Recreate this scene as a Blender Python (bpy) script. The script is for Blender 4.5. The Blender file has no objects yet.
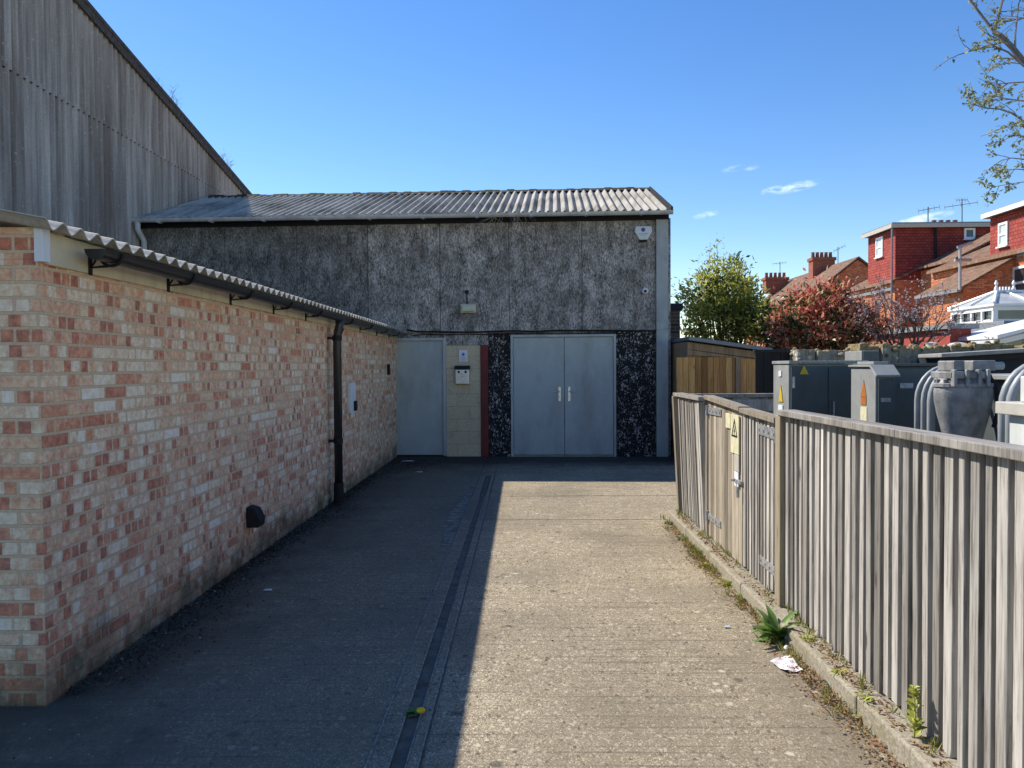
import bpy, math, random
from mathutils import Vector, Matrix
random.seed(11)
R = math.radians
C = bpy.context.scene.collection
scene = bpy.context.scene

# ------------------------------------------------------------------ camera
F = 769.0
cam_d = bpy.data.cameras.new('camera')
cam = bpy.data.objects.new('camera', cam_d)
C.objects.link(cam)
cam_d.sensor_width = 36.0
cam_d.lens = F / 1024 * 36
cam_d.clip_start = 0.05
cam_d.clip_end = 3000
EYE = Vector((0, 0, 1.6))
CM = (Matrix.Rotation(math.atan(11 / F), 4, 'Z') @ Matrix.Rotation(R(90) - math.atan(17 / F), 4, 'X')
      @ Matrix.Rotation(R(-0.35), 4, 'Z'))
cam.matrix_world = Matrix.Translation(EYE) @ CM
scene.camera = cam
CM3 = CM.to_3x3()

def ray(px, py):
    return (CM3 @ Vector(((px - 512) / F, (384 - py) / F, -1))).normalized()
def at(px, py, Y):
    d = ray(px, py); return EYE + d * (Y / d.y)
def atx(px, py, X):
    d = ray(px, py); return EYE + d * (X / d.x)
def gnd(px, py, z=0.0):
    d = ray(px, py); return EYE + d * ((z - EYE.z) / d.z)

# ------------------------------------------------------------------ node helper
class NT:
    def __init__(s, tree):
        s.t = tree
    def n(s, typ, ins=None, **at_):
        nd = s.t.nodes.new(typ)
        for k, v in at_.items():
            setattr(nd, k, v)
        for k, v in (ins or {}).items():
            s.set(nd.inputs[k], v)
        return nd
    def set(s, sock, v):
        if isinstance(v, bpy.types.NodeSocket):
            s.t.links.new(v, sock)
        elif v is not None:
            if sock.type == 'RGBA' and not isinstance(v, (int, float)) and len(v) == 3:
                v = (*v, 1)
            sock.default_value = v
    def co(s, kind='Object'):
        return s.n('ShaderNodeTexCoord').outputs[kind]
    def mp(s, vec, scale=(1, 1, 1), loc=(0, 0, 0), rot=(0, 0, 0)):
        return s.n('ShaderNodeMapping', {'Vector': vec, 'Scale': scale, 'Location': loc, 'Rotation': rot}).outputs[0]
    def noise(s, vec, scale=5, detail=4, rough=.55, dist=0, out='Fac'):
        return s.n('ShaderNodeTexNoise', {'Vector': vec, 'Scale': scale, 'Detail': detail, 'Roughness': rough, 'Distortion': dist}).outputs[out]
    def voro(s, vec, scale=5, out='Distance', feature='F1', rnd=1.0):
        return s.n('ShaderNodeTexVoronoi', {'Vector': vec, 'Scale': scale, 'Randomness': rnd}, feature=feature).outputs[out]
    def ramp(s, fac, stops, interp='LINEAR'):
        nd = s.n('ShaderNodeValToRGB', {'Fac': fac})
        cr = nd.color_ramp; cr.interpolation = interp
        while len(cr.elements) < len(stops):
            cr.elements.new(0.5)
        for e, (p, c) in zip(cr.elements, stops):
            e.position = p
            if isinstance(c, (int, float)):
                c = (c, c, c)
            e.color = (*c, 1)
        return nd.outputs[0]
    def mix(s, f, a, b, mode='MIX'):
        nd = s.n('ShaderNodeMix', data_type='RGBA', blend_type=mode)
        s.set(nd.inputs[0], f); s.set(nd.inputs[6], a); s.set(nd.inputs[7], b)
        return nd.outputs[2]
    def m(s, op, a, b=0.0, clamp=False):
        nd = s.n('ShaderNodeMath', operation=op, use_clamp=clamp)
        s.set(nd.inputs[0], a); s.set(nd.inputs[1], b)
        return nd.outputs[0]
    def bump(s, h, strength=.3, dist=.01):
        return s.n('ShaderNodeBump', {'Height': h, 'Strength': strength, 'Distance': dist}).outputs[0]
    def island(s):
        return s.n('ShaderNodeNewGeometry').outputs['Random Per Island']
    def z(s, vec):
        return s.n('ShaderNodeSeparateXYZ', {0: vec}).outputs
    def out(s, color, rough=.8, normal=None, spec=.3, metal=0, **kw):
        b = s.n('ShaderNodeBsdfPrincipled', {'Base Color': color, 'Roughness': rough, 'Specular IOR Level': spec, 'Metallic': metal})
        if normal is not None:
            s.set(b.inputs['Normal'], normal)
        for k, v in kw.items():
            s.set(b.inputs[k.replace('_', ' ')], v)
        o = s.n('ShaderNodeOutputMaterial', {'Surface': b.outputs[0]})
        return b

def mat(name, fn):
    m = bpy.data.materials.new(name)
    m.use_nodes = True
    m.node_tree.nodes.clear()
    fn(NT(m.node_tree))
    return m

def plain(name, col, rough=.6, var=.25, scale=8, spec=.3, metal=0, bump=.15, dirt=None, dirt_amt=.5):
    """painted / plain surface with mild mottling, dirt blotches and a slight surface unevenness"""
    def f(t):
        co = t.co()
        n = t.noise(co, scale, 6, .6)
        lo = tuple(c * (1 - var) for c in col); hi = tuple(min(1, c * (1 + var)) for c in col)
        c = t.ramp(n, [(.3, lo), (.7, hi)])
        if dirt:
            d = t.noise(t.mp(co, (1, 1, .35)), scale * .6, 8, .7)
            c = t.mix(t.m('MULTIPLY', t.ramp(d, [(.48, 0), (.68, 1)]), dirt_amt), c, dirt)
        r = t.m('ADD', t.m('MULTIPLY', n, .25), rough - .12)
        t.out(c, r, t.bump(t.noise(co, scale * 6, 4), bump, .004), spec, metal)
    return mat(name, f)

# ------------------------------------------------------------------ materials
def brick_mat(name, stops, mortar, bw=.225, bh=.072, halves=.55, moss=True, ms=.011, bumpd=.006, light=1.0):
    def f(t):
        uv = t.co('UV'); ob = t.co()
        wob = t.noise(uv, 9, 2, .5, out='Color')
        uvw = t.n('ShaderNodeMixRGB', {0: .006, 1: uv, 2: wob}, blend_type='ADD').outputs[0]
        def bt(w, msz, off=.5):
            return t.n('ShaderNodeTexBrick', {'Vector': uvw, 'Color1': (0, 0, 0), 'Color2': (1, 1, 1), 'Mortar': (.5, .5, .5), 'Scale': 1.0,
                       'Mortar Size': msz, 'Mortar Smooth': .25, 'Bias': 0.0, 'Brick Width': w, 'Row Height': bh}, offset=off)
        b1 = bt(bw, ms); b2 = bt(bw / 3.02, .0075 if moss else .0025, .5)
        r1 = t.ramp(b1.outputs[0], stops, 'CONSTANT'); r2 = t.ramp(b2.outputs[0], stops, 'CONSTANT')
        pick = t.ramp(t.m('FRACT', t.m('MULTIPLY', b1.outputs[0], 7.31)), [(0, 0), (1 - halves, 1)], 'CONSTANT')
        if moss:
            r2 = t.mix(t.m('MULTIPLY', b2.outputs[1], .8), r2, (.72, .55, .38))
        col = t.mix(pick, r1, r2)
        if moss:
            zt_ = t.m('ADD', t.z(ob)[2], t.m('MULTIPLY', t.m('SUBTRACT', t.noise(ob, 1.1, 3), .5), 1.2))
            col = t.mix(t.m('MULTIPLY', t.m('SUBTRACT', zt_, 1.55), .9, True), col, t.mix(1.0, col, (.92, .70, .60), 'MULTIPLY'))
        n = t.noise(ob, 28, 6, .65); nb = t.noise(ob, 1.3, 4, .6)
        col = t.mix(.6, col, t.ramp(n, [(.25, .2), (.75, 1.0)]), 'OVERLAY')
        col = t.mix(.4, col, t.ramp(t.noise(ob, 7, 5, .7), [(.3, .2), (.7, .8)]), 'OVERLAY')
        spots = t.noise(ob, 70, 3, .6)
        col = t.mix(t.ramp(spots, [(.62, 0), (.72, .5)]), col, tuple(c * .55 for c in mortar))
        mn = t.mix(t.noise(ob, 60, 4), tuple(c * .6 for c in mortar), tuple(min(1, c * 1.25) for c in mortar))
        col = t.mix(b1.outputs[1], col, mn)
        col = t.mix(t.ramp(nb, [(.40, 0), (.80, .22)]), col, (.34 * light, .26 * light, .18 * light))
        if moss:
            zz = t.z(ob)[2]
            g = t.m('SUBTRACT', t.m('MULTIPLY', t.noise(ob, 3.2, 6, .7), .85), t.m('MULTIPLY', zz, 1.0))
            col = t.mix(t.ramp(g, [(.12, 0), (.42, .85)]), col, (.085, .08, .045))
        h = t.m('ADD', t.m('MULTIPLY', b1.outputs[1], -1.0), t.m('MULTIPLY', n, .35))
        t.out(col, .88, t.bump(h, .7, bumpd), .2)
    return mat(name, f)

M = {}
BR = [(0, (.60, .265, .16)), (.15, (.72, .43, .275)), (.31, (.76, .55, .375)), (.42, (.50, .20, .125)), (.54, (.79, .62, .43)),
      (.64, (.70, .39, .25)), (.75, (.76, .51, .35)), (.86, (.42, .17, .115)), (.94, (.82, .69, .52))]
M['brick'] = brick_mat('buff_red_brick', BR, (.68, .50, .325), ms=.0085, light=1.9, halves=.75)
HR = [(0, (.52, .145, .06)), (.25, (.58, .185, .08)), (.5, (.40, .10, .048)), (.75, (.64, .25, .12))]
M['house_brick'] = brick_mat('orange_house_brick', HR, (.34, .18, .10), halves=.2, moss=False, light=.6)
CRD = [(0, (.30, .075, .045)), (.4, (.35, .095, .055)), (.7, (.25, .06, .04))]
M['chimney_brick'] = brick_mat('dark_red_chimney_brick', CRD, (.22, .15, .11), halves=.2, moss=False, light=.5)
DR = [(0, (.05, .04, .04)), (.4, (.08, .06, .05)), (.7, (.035, .03, .03))]
M['dark_brick'] = brick_mat('dark_brick', DR, (.16, .14, .12), halves=.2, moss=False, light=.3)
CB = [(0, (.34, .29, .19)), (.4, (.37, .32, .21)), (.7, (.31, .27, .18))]
def blockf(t):
    uv = t.co('UV'); ob = t.co()
    b = t.n('ShaderNodeTexBrick', {'Vector': uv, 'Color1': (.58, .475, .32), 'Color2': (.52, .425, .285), 'Mortar': (.42, .34, .23), 'Scale': 1.0,
            'Mortar Size': .006, 'Mortar Smooth': .4, 'Brick Width': .45, 'Row Height': .225}, offset=.5)
    n = t.noise(ob, 40, 5)
    c = t.mix(.3, b.outputs[0], t.ramp(n, [(.3, .3), (.7, .9)]), 'OVERLAY')
    d = t.noise(ob, 4, 6, .7)
    c = t.mix(t.ramp(d, [(.52, 0), (.72, .5)]), c, (.28, .24, .16))
    t.out(c, .8, t.bump(t.m('ADD', t.m('MULTIPLY', b.outputs[1], -1.), t.m('MULTIPLY', n, .3)), .6, .004), .25)
M['block'] = mat('cream_block', blockf)

def drivef(t):
    ob = t.co(); s = t.z(ob)
    fine = t.noise(t.mp(ob, (1, .6, 1)), 190, 3, .65)
    agg = t.voro(t.mp(ob, (1, .6, 1)), 210, 'Color'); aggv = t.z(agg)[0]
    agg2 = t.z(t.voro(t.mp(ob, (1, .7, 1)), 70, 'Color'))[1]
    mid = t.noise(ob, 11, 7, .7); big = t.noise(ob, .8, 5, .6)
    c = t.ramp(aggv, [(0, (.12, .096, .066)), (.3, (.235, .195, .132)), (.7, (.35, .295, .205)), (.92, (.50, .43, .31)), (1, (.78, .69, .52))])
    c = t.mix(.26, c, t.ramp(fine, [(.28, (.11, .09, .062)), (.72, (.52, .44, .305))]))
    c = t.mix(.4, c, t.ramp(mid, [(.28, .25), (.72, .80)]), 'OVERLAY')
    c = t.mix(t.ramp(agg2, [(.955, 0), (.975, .7)]), c, (.60, .54, .43))
    c = t.mix(t.ramp(agg2, [(.02, .7), (.05, 0)]), c, (.06, .05, .04))
    c = t.mix(t.ramp(big, [(.42, 0), (.66, .6)]), c, (.155, .132, .098))
    rt = t.m('ADD', t.m('MULTIPLY', t.m('SUBTRACT', 6.4, s[1]), .22), t.m('MULTIPLY', t.m('SUBTRACT', t.noise(ob, .6, 4), .5), 1.6))
    c = t.mix(t.m('MULTIPLY', t.m('MULTIPLY', rt, t.m('ADD', s[0], .2), True), .55), c, (.15, .128, .098))
    # transverse tamping ridges
    lines = t.noise(t.mp(ob, (.7, 46, 1)), 1.0, 2, .5, .08)
    c = t.mix(t.ramp(lines, [(.55, 0), (.70, .5)]), c, (.085, .072, .054))
    # pale lichen discs in drifts
    sp = t.m('ADD', t.voro(ob, 6.5, 'Distance'), t.m('MULTIPLY', t.noise(ob, 24, 5, .7), .30))
    drift = t.noise(ob, 1.1, 3)
    spm = t.m('MULTIPLY', t.ramp(sp, [(.24, .85), (.30, 0)]), t.ramp(drift, [(.44, 0), (.56, 1)]))
    c = t.mix(spm, c, (.50, .45, .36))
    # dark blots (old gum, oil)
    bt_ = t.m('ADD', t.voro(t.mp(ob, loc=(3.3, 7.7, 0)), 2.1, 'Distance'), t.m('MULTIPLY', t.noise(ob, 18, 4), .14))
    c = t.mix(t.ramp(bt_, [(.115, .6), (.14, 0)]), c, (.05, .043, .035))
    # grime: along the brick wall foot and before the workshop
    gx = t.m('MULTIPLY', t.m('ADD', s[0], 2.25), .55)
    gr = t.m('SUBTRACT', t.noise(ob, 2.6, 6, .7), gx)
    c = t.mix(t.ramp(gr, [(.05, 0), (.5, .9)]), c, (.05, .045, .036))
    lef = t.m('ADD', t.m('MULTIPLY', s[0], -1.0), t.m('MULTIPLY', t.m('SUBTRACT', t.noise(ob, 1.5, 6, .65), .5), .9))  # shade over the left half painted into the concrete colour
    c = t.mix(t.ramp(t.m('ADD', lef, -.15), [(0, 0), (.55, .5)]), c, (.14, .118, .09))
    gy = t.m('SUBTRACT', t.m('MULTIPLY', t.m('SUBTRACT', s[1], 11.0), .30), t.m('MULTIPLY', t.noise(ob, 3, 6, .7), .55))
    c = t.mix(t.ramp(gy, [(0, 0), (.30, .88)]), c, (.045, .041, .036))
    # scattered pale grit
    gv = t.voro(ob, 17, 'Distance')
    c = t.mix(t.ramp(gv, [(.055, .8), (.075, 0)]), c, (.55, .50, .42))
    h = t.m('ADD', t.m('ADD', t.m('MULTIPLY', fine, .5), t.m('MULTIPLY', aggv, .5)), t.m('MULTIPLY', lines, .8))
    t.out(c, .93, t.bump(h, .55, .006), .15)
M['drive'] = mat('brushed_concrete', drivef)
def kerbf(t):
    ob = t.co()
    n = t.noise(ob, 60, 5, .65); b = t.noise(ob, 5, 6, .65)
    c = t.ramp(n, [(.3, (.17, .15, .11)), (.7, (.42, .38, .30))])
    c = t.mix(t.ramp(b, [(.5, 0), (.68, .6)]), c, (.20, .17, .09))
    t.out(c, .92, t.bump(n, .6, .006), .15)
M['kerb'] = mat('kerb_concrete', kerbf)
M['edging'] = plain('worn_channel_edge', (.30, .28, .24), .8, .4, 30, .2, bump=.5, dirt=(.06, .055, .045), dirt_amt=.9)
M['groove'] = plain('silted_groove', (.135, .12, .098), .95, .4, 10, .1, bump=.7, dirt=(.15, .135, .11), dirt_amt=.7)
M['patch'] = plain('mortar_patch', (.22, .20, .165), .95, .5, 14, .1, bump=.9, dirt=(.07, .062, .05), dirt_amt=.9)
M['soil'] = plain('soil', (.20, .175, .135), .95, .5, 6, .1, bump=.6)
M['joint'] = plain('joint_dirt', (.045, .042, .036), .95, .5, 12, .1, bump=.6)

def asbf(cols, lich, streak_axis, dark, dk=.6):
    def f(t):
        ob = t.co()
        sc = {'z': (9, 9, .35), 'x': (.5, 7, 1)}.get(streak_axis, (7, .5, .5))
        st = t.noise(t.mp(ob, sc), 1.0, 6, .62)
        wide = t.noise(t.mp(ob, (1.1, 1.1, .16)) if streak_axis == 'z' else ob, 1.0, 5, .6)
        fine = t.noise(ob, 55, 5, .7)
        c = t.ramp(st, [(.28, cols[0]), (.5, cols[1]), (.72, cols[2])])
        c = t.mix(.35, c, t.ramp(fine, [(.3, .2), (.7, .85)]), 'OVERLAY')
        c = t.mix(t.ramp(wide, [(.47, 0), (.68, dk)]), c, dark)
        lv = t.noise(ob, 14, 7, .72)
        c = t.mix(t.ramp(lv, [(.60, 0), (.68, .7)]), c, lich)
        t.out(c, .92, t.bump(fine, .35, .006), .15)
    return f
M['clad'] = mat('weathered_fibre_cement_wall', asbf([(.16, .138, .122), (.36, .322, .29), (.58, .53, .48)], (.60, .55, .49), 'z', (.15, .115, .092), .8))
M['roof'] = mat('lichened_fibre_cement_roof', asbf([(.24, .23, .20), (.38, .36, .315), (.50, .475, .42)], (.10, .09, .065), 'y', (.15, .135, .105), .8))
M['annex_roof'] = mat('pale_fibre_cement_roof', asbf([(.36, .34, .29), (.48, .455, .40), (.58, .55, .48)], (.2, .18, .12), 'x', (.22, .2, .15), .5))
M['ridge'] = plain('mossy_ridge', (.075, .07, .055), .95, .6, 18, .1, bump=.8, dirt=(.03, .03, .02))
M['verge'] = plain('verge_trim', (.085, .075, .068), .9, .5, 12, .15, bump=.6, dirt=(.04, .035, .03))

def board_fn(k):
  def boardf(t):
      ob = t.co()
      w = t.mp(ob, (1, 1, .42))
      fib = t.noise(w, 44, 4, .72, .8)
      fib2 = t.voro(t.mp(ob, (1, 1, .4)), 55, 'Distance')
      big = t.noise(ob, 1.2, 6, .62); mid = t.noise(t.mp(ob, (1, 1, .5)), 6, 5, .6)
      f = t.m('ADD', fib, t.m('MULTIPLY', t.m('SUBTRACT', mid, .5), .55))
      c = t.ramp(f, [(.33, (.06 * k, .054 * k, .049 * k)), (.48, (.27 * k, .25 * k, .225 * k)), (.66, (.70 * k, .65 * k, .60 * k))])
      c = t.mix(t.ramp(big, [(.36, .5), (.62, 0)]), c, (.10, .09, .08))
      st = t.noise(t.mp(ob, (2.6, 1, .18)), 1.6, 6, .7)
      c = t.mix(t.ramp(st, [(.58, 0), (.70, .65)]), c, (.07, .058, .05))
      rust = t.noise(ob, 2.3, 5, .6)
      c = t.mix(t.ramp(rust, [(.68, 0), (.74, .6)]), c, (.12, .055, .035))
      h = t.m('ADD', fib, t.m('MULTIPLY', fib2, .4))
      t.out(c, .95, t.bump(h, .7, .008), .12)
  return boardf
M['board'] = mat('wood_wool_board', board_fn(1.0))
M['board_dark'] = mat('shaded_wood_wool_board', board_fn(.66))  # deeper shade of the left panels put into the board colour
def fleckf(t):
    ob = t.co()
    n = t.noise(t.mp(ob, (1, 1, .7)), 23, 3, .62, 1.8)
    m_ = t.noise(ob, 6, 4)
    f = t.m('ADD', n, t.m('MULTIPLY', t.m('SUBTRACT', m_, .5), .35))
    c = t.ramp(f, [(.53, (.014, .013, .014)), (.58, (.07, .065, .06)), (.63, (.50, .46, .43))])
    t.out(c, .8, t.bump(n, .9, .012), .3)
M['fleck'] = mat('flaking_black_paint', fleckf)

def timberf(cols, grain_dark, knots=True, rough=.85, bs=.5):
    def f(t):
        uv = t.co('UV'); isl = t.island(); ob = t.co()
        off = t.n('ShaderNodeCombineXYZ', {'X': t.m('MULTIPLY', isl, 37.0), 'Y': t.m('MULTIPLY', isl, 91.0), 'Z': 0.0}).outputs[0]
        v = t.n('ShaderNodeVectorMath', {0: uv, 1: off}, operation='ADD').outputs[0]
        g = t.noise(t.mp(v, (75, 2.6, 1)), 1.0, 5, .65, .6)
        w = t.noise(t.mp(v, (9, .8, 1)), 1.0, 4, .6)
        c = t.ramp(w, [(.3, cols[0]), (.5, cols[1]), (.7, cols[2])])
        c = t.mix(t.ramp(g, [(.48, 0), (.70, .75)]), c, grain_dark)
        c = t.mix(.75, c, t.ramp(isl, [(0, .18), (.5, .46), (1, .74)]), 'OVERLAY')
        sp_ = t.noise(t.mp(v, (22, 1.4, 1)), 1.0, 6, .75)
        c = t.mix(t.ramp(sp_, [(.56, 0), (.66, .6)]), c, tuple(x * .9 for x in grain_dark))
        if knots:
            k = t.voro(t.mp(v, (9, 2.2, 1)), 1.0, 'Distance')
            c = t.mix(t.ramp(k, [(.05, .8), (.12, 0)]), c, grain_dark)
        t.out(c, rough, t.bump(g, bs, .003), .15)
    return f
M['timber'] = mat('silvered_timber', timberf([(.225, .205, .18), (.375, .352, .318), (.53, .505, .465)], (.055, .045, .037)))
M['gate_board'] = mat('gate_board_timber', timberf([(.24, .205, .155), (.34, .295, .23), (.44, .39, .315)], (.10, .08, .055)))
M['new_post'] = mat('newer_post_timber', timberf([(.32, .27, .18), (.40, .34, .235), (.46, .40, .29)], (.17, .13, .08)))
M['shed_wood'] = mat('golden_shed_boards', timberf([(.42, .20, .065), (.54, .285, .10), (.62, .37, .15)], (.20, .085, .03)))
M['shed_grey'] = mat('faded_shed_boards', timberf([(.32, .22, .13), (.44, .31, .19), (.54, .40, .26)], (.13, .085, .05)))
M['bark'] = mat('grey_bark', timberf([(.20, .18, .155), (.30, .275, .24), (.40, .37, .33)], (.08, .065, .05), False))
M['twig'] = plain('dark_twig', (.12, .092, .075), .9, .4, 30, .1)

M['door'] = plain('slate_blue_door_paint', (.40, .44, .43), .5, .08, 3, .4, bump=.05, dirt=(.27, .27, .245), dirt_amt=.75)
M['door_frame'] = plain('door_frame_paint', (.42, .45, .44), .55, .12, 4, .4, dirt=(.2, .2, .2))
M['pillar'] = plain('grey_metal_cladding', (.40, .43, .42), .55, .10, 4, .4, dirt=(.17, .18, .18), dirt_amt=.6)
M['gutter_grey'] = plain('grey_gutter', (.58, .58, .56), .55, .12, 6, .4, dirt=(.2, .2, .18))
M['black_pvc'] = plain('black_pvc', (.017, .018, .020), .35, .2, 10, .5, bump=.05, dirt=(.04, .04, .038), dirt_amt=.35)
M['black'] = plain('matt_black', (.014, .014, .015), .7, .3, 12, .3)
M['fascia'] = plain('cream_fascia_board', (.62, .54, .38), .7, .12, 5, .3, dirt=(.28, .23, .15), dirt_amt=.55)
M['white'] = plain('white_paint', (.72, .74, .76), .45, .06, 5, .4, bump=.05, dirt=(.45, .45, .43), dirt_amt=.3)
M['upvc'] = plain('white_upvc', (.80, .80, .80), .35, .04, 5, .45, bump=.03)
M['red_post'] = plain('oxide_red_paint', (.17, .025, .022), .6, .25, 8, .35, dirt=(.07, .02, .02))
M['steel'] = plain('brushed_steel', (.55, .56, .56), .38, .15, 20, .5, 1.0, .1)
M['galv'] = plain('galvanised_steel', (.42, .43, .44), .5, .3, 30, .5, .7, .2)
M['cab_grey'] = plain('cabinet_grey_paint', (.27, .28, .27), .55, .12, 6, .4, dirt=(.17, .17, .15), dirt_amt=.5)
M['cab_dark'] = plain('cabinet_dark_green_paint', (.075, .09, .09), .5, .15, 6, .4, dirt=(.045, .05, .05))
M['cast'] = plain('oxidised_cast_metal', (.25, .25, .25), .6, .35, 14, .4, .2, .5, dirt=(.09, .09, .09), dirt_amt=.6)
M['tube'] = plain('grey_tube_paint', (.29, .31, .32), .45, .12, 8, .45, dirt=(.16, .16, .15))
M['cab_white'] = plain('off_white_panel', (.60, .62, .60), .5, .08, 5, .35, dirt=(.36, .34, .28))
M['buff'] = plain('buff_panel', (.44, .42, .37), .7, .12, 12, .3)
M['yellow'] = plain('sign_yellow', (.62, .42, .03), .5, .1, 10, .3)
M['pale_yellow'] = plain('faded_sign_yellow', (.64, .60, .40), .55, .12, 20, .3, dirt=(.4, .36, .22))
M['orange'] = plain('sign_orange', (.40, .14, .03), .5, .2, 10, .3)
M['blue'] = plain('sign_blue', (.07, .10, .32), .5, .1, 10, .3)
M['pale_blue'] = plain('faded_blue', (.40, .50, .62), .5, .1, 10, .3)
M['navy'] = plain('navy_shed_wall', (.018, .024, .034), .7, .3, 5, .25)
M['grey_board'] = plain('grey_roof_edge', (.30, .29, .27), .8, .2, 9, .2, dirt=(.18, .17, .14))
M['concrete_pipe'] = plain('pale_cowl', (.5, .52, .5), .6, .1, 9, .3)
M['paper'] = plain('crumpled_paper', (.74, .70, .74), .7, .12, 25, .2, dirt=(.45, .3, .3), dirt_amt=.45)
M['lead'] = plain('lead_grey', (.22, .235, .25), .6, .15, 8, .3)
M['red_render'] = plain('red_painted_wall', (.36, .075, .06), .8, .2, 4, .2)
M['terracotta'] = plain('terracotta_pot', (.30, .10, .055), .8, .25, 10, .2, dirt=(.08, .04, .03))

def glassf(t):
    co = t.co()
    t.out(t.ramp(t.noise(co, 1.2, 3), [(.35, (.02, .024, .028)), (.7, (.10, .11, .12))]), .06, None, .6)
M['glass'] = mat('window_glass', glassf)
def blindf(t):
    t.out((.50, .56, .56), .25, None, .5)
M['pale_glass'] = mat('window_with_net_curtain', blindf)
def lanternf(t):
    co = t.co()
    t.out(t.ramp(t.noise(co, 3, 3), [(.35, (.36, .38, .36)), (.7, (.52, .53, .50))]), .3, None, .4)
M['lantern_glass'] = mat('lantern_glass', lanternf)

def tilef(cols, bw, bh, lich):
    def f(t):
        uv = t.co('UV'); ob = t.co()
        b = t.n('ShaderNodeTexBrick', {'Vector': uv, 'Color1': (0, 0, 0), 'Color2': (1, 1, 1), 'Mortar': (0, 0, 0), 'Scale': 1.0, 'Mortar Size': .008,
                'Mortar Smooth': .3, 'Brick Width': bw, 'Row Height': bh}, offset=.5)
        c = t.ramp(b.outputs[0], [(0, cols[0]), (.5, cols[1]), (1, cols[2])])
        n = t.noise(ob, 1.6, 6, .65)
        c = t.mix(t.ramp(n, [(.45, 0), (.68, .7)]), c, lich)
        c = t.mix(t.m('MULTIPLY', b.outputs[1], .8), c, tuple(x * .3 for x in cols[0]))
        fr = t.m('FRACT', t.m('DIVIDE', t.z(uv)[1], bh))
        h = t.m('SUBTRACT', t.m('MULTIPLY', fr, -1.0), b.outputs[1])
        t.out(c, .85, t.bump(h, .9, .03), .2)
    return f
M['tiles'] = mat('brown_clay_roof_tiles', tilef([(.16, .085, .055), (.23, .13, .085), (.28, .17, .115)], .27, .16, (.20, .15, .095)))
M['hung_tiles'] = mat('red_hung_tiles', tilef([(.26, .044, .034), (.32, .06, .046), (.36, .075, .056)], .2, .14, (.21, .042, .034)))

def leafm(name, stops, rough=.5, trans=.25):
    def f(t):
        c = t.ramp(t.island(), stops)
        b = t.n('ShaderNodeBsdfPrincipled', {'Base Color': c, 'Roughness': rough, 'Specular IOR Level': .35})
        tr = t.n('ShaderNodeBsdfTranslucent', {'Color': c})
        mx = t.n('ShaderNodeMixShader', {0: trans, 1: b.outputs[0], 2: tr.outputs[0]})
        t.n('ShaderNodeOutputMaterial', {'Surface': mx.outputs[0]})
    return mat(name, f)
M['leaf_bush'] = leafm('yellow_green_leaves', [(0, (.15, .19, .03)), (.35, (.39, .42, .075)), (.75, (.60, .59, .14)), (1, (.70, .67, .28))], .45, .5)
M['leaf_dark'] = leafm('dark_green_leaves', [(0, (.025, .045, .014)), (.5, (.06, .095, .03)), (1, (.12, .16, .055))], .32)
M['leaf_red'] = leafm('red_young_leaves', [(0, (.42, .09, .07)), (.4, (.72, .22, .15)), (.75, (.80, .42, .28)), (1, (.66, .54, .25))], .38, .35)
M['leaf_tree'] = leafm('pale_spring_leaves', [(0, (.13, .16, .05)), (.5, (.26, .29, .11)), (1, (.44, .44, .2))], .5, .45)
M['blossom'] = leafm('pink_blossom', [(0, (.32, .18, .20)), (.5, (.5, .38, .38)), (1, (.62, .56, .54))])
M['leaf_weed'] = leafm('weed_leaves', [(0, (.07, .14, .03)), (.5, (.13, .23, .05)), (1, (.24, .33, .09))], .45)
M['leaf_yellow'] = leafm('yellow_weed_leaves', [(0, (.30, .34, .06)), (1, (.50, .50, .12))])
M['dry'] = leafm('dry_leaves', [(0, (.14, .055, .03)), (.4, (.26, .115, .05)), (.7, (.36, .22, .10)), (1, (.30, .26, .10))], .8, .1)
M['dark_litter'] = leafm('dark_debris', [(0, (.02, .018, .015)), (.6, (.05, .04, .03)), (.9, (.12, .085, .055)), (1, (.32, .29, .25))], .9, .0)
M['leaf_grass'] = leafm('kerb_grass_blades', [(0, (.10, .15, .03)), (.5, (.24, .26, .06)), (.8, (.38, .34, .11)), (1, (.42, .25, .11))], .6, .3)
M['straw'] = leafm('dry_straw', [(0, (.32, .27, .18)), (1, (.5, .45, .34))], .8, .1)
M['dandelion'] = plain('dandelion_yellow', (.75, .50, .015), .7, .15, 60, .2)
def flintf(t):
    ob = t.co()
    v = t.voro(ob, 13, 'Color'); d = t.voro(ob, 13, 'Distance')
    n = t.noise(ob, 30, 6, .7); b = t.noise(ob, 2.2, 5, .6)
    c = t.ramp(t.z(v)[0], [(0, (.06, .058, .055)), (.35, (.25, .23, .2)), (.65, (.42, .39, .33)), (1, (.70, .67, .6))])
    c = t.mix(t.ramp(d, [(.28, 0), (.42, 1)]), c, (.30, .27, .21))
    zz = t.z(ob)[2]
    g = t.m('ADD', t.m('MULTIPLY', t.m('SUBTRACT', zz, 1.78), 6.0), b)
    c = t.mix(t.ramp(g, [(.3, 0), (.6, .85)]), c, t.ramp(n, [(.35, (.16, .12, .05)), (.65, (.42, .33, .17))]))
    t.out(c, .9, t.bump(t.m('ADD', t.m('MULTIPLY', d, -1), n), .9, .03), .2)
M['flint'] = mat('flint_rubble', flintf)

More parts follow.
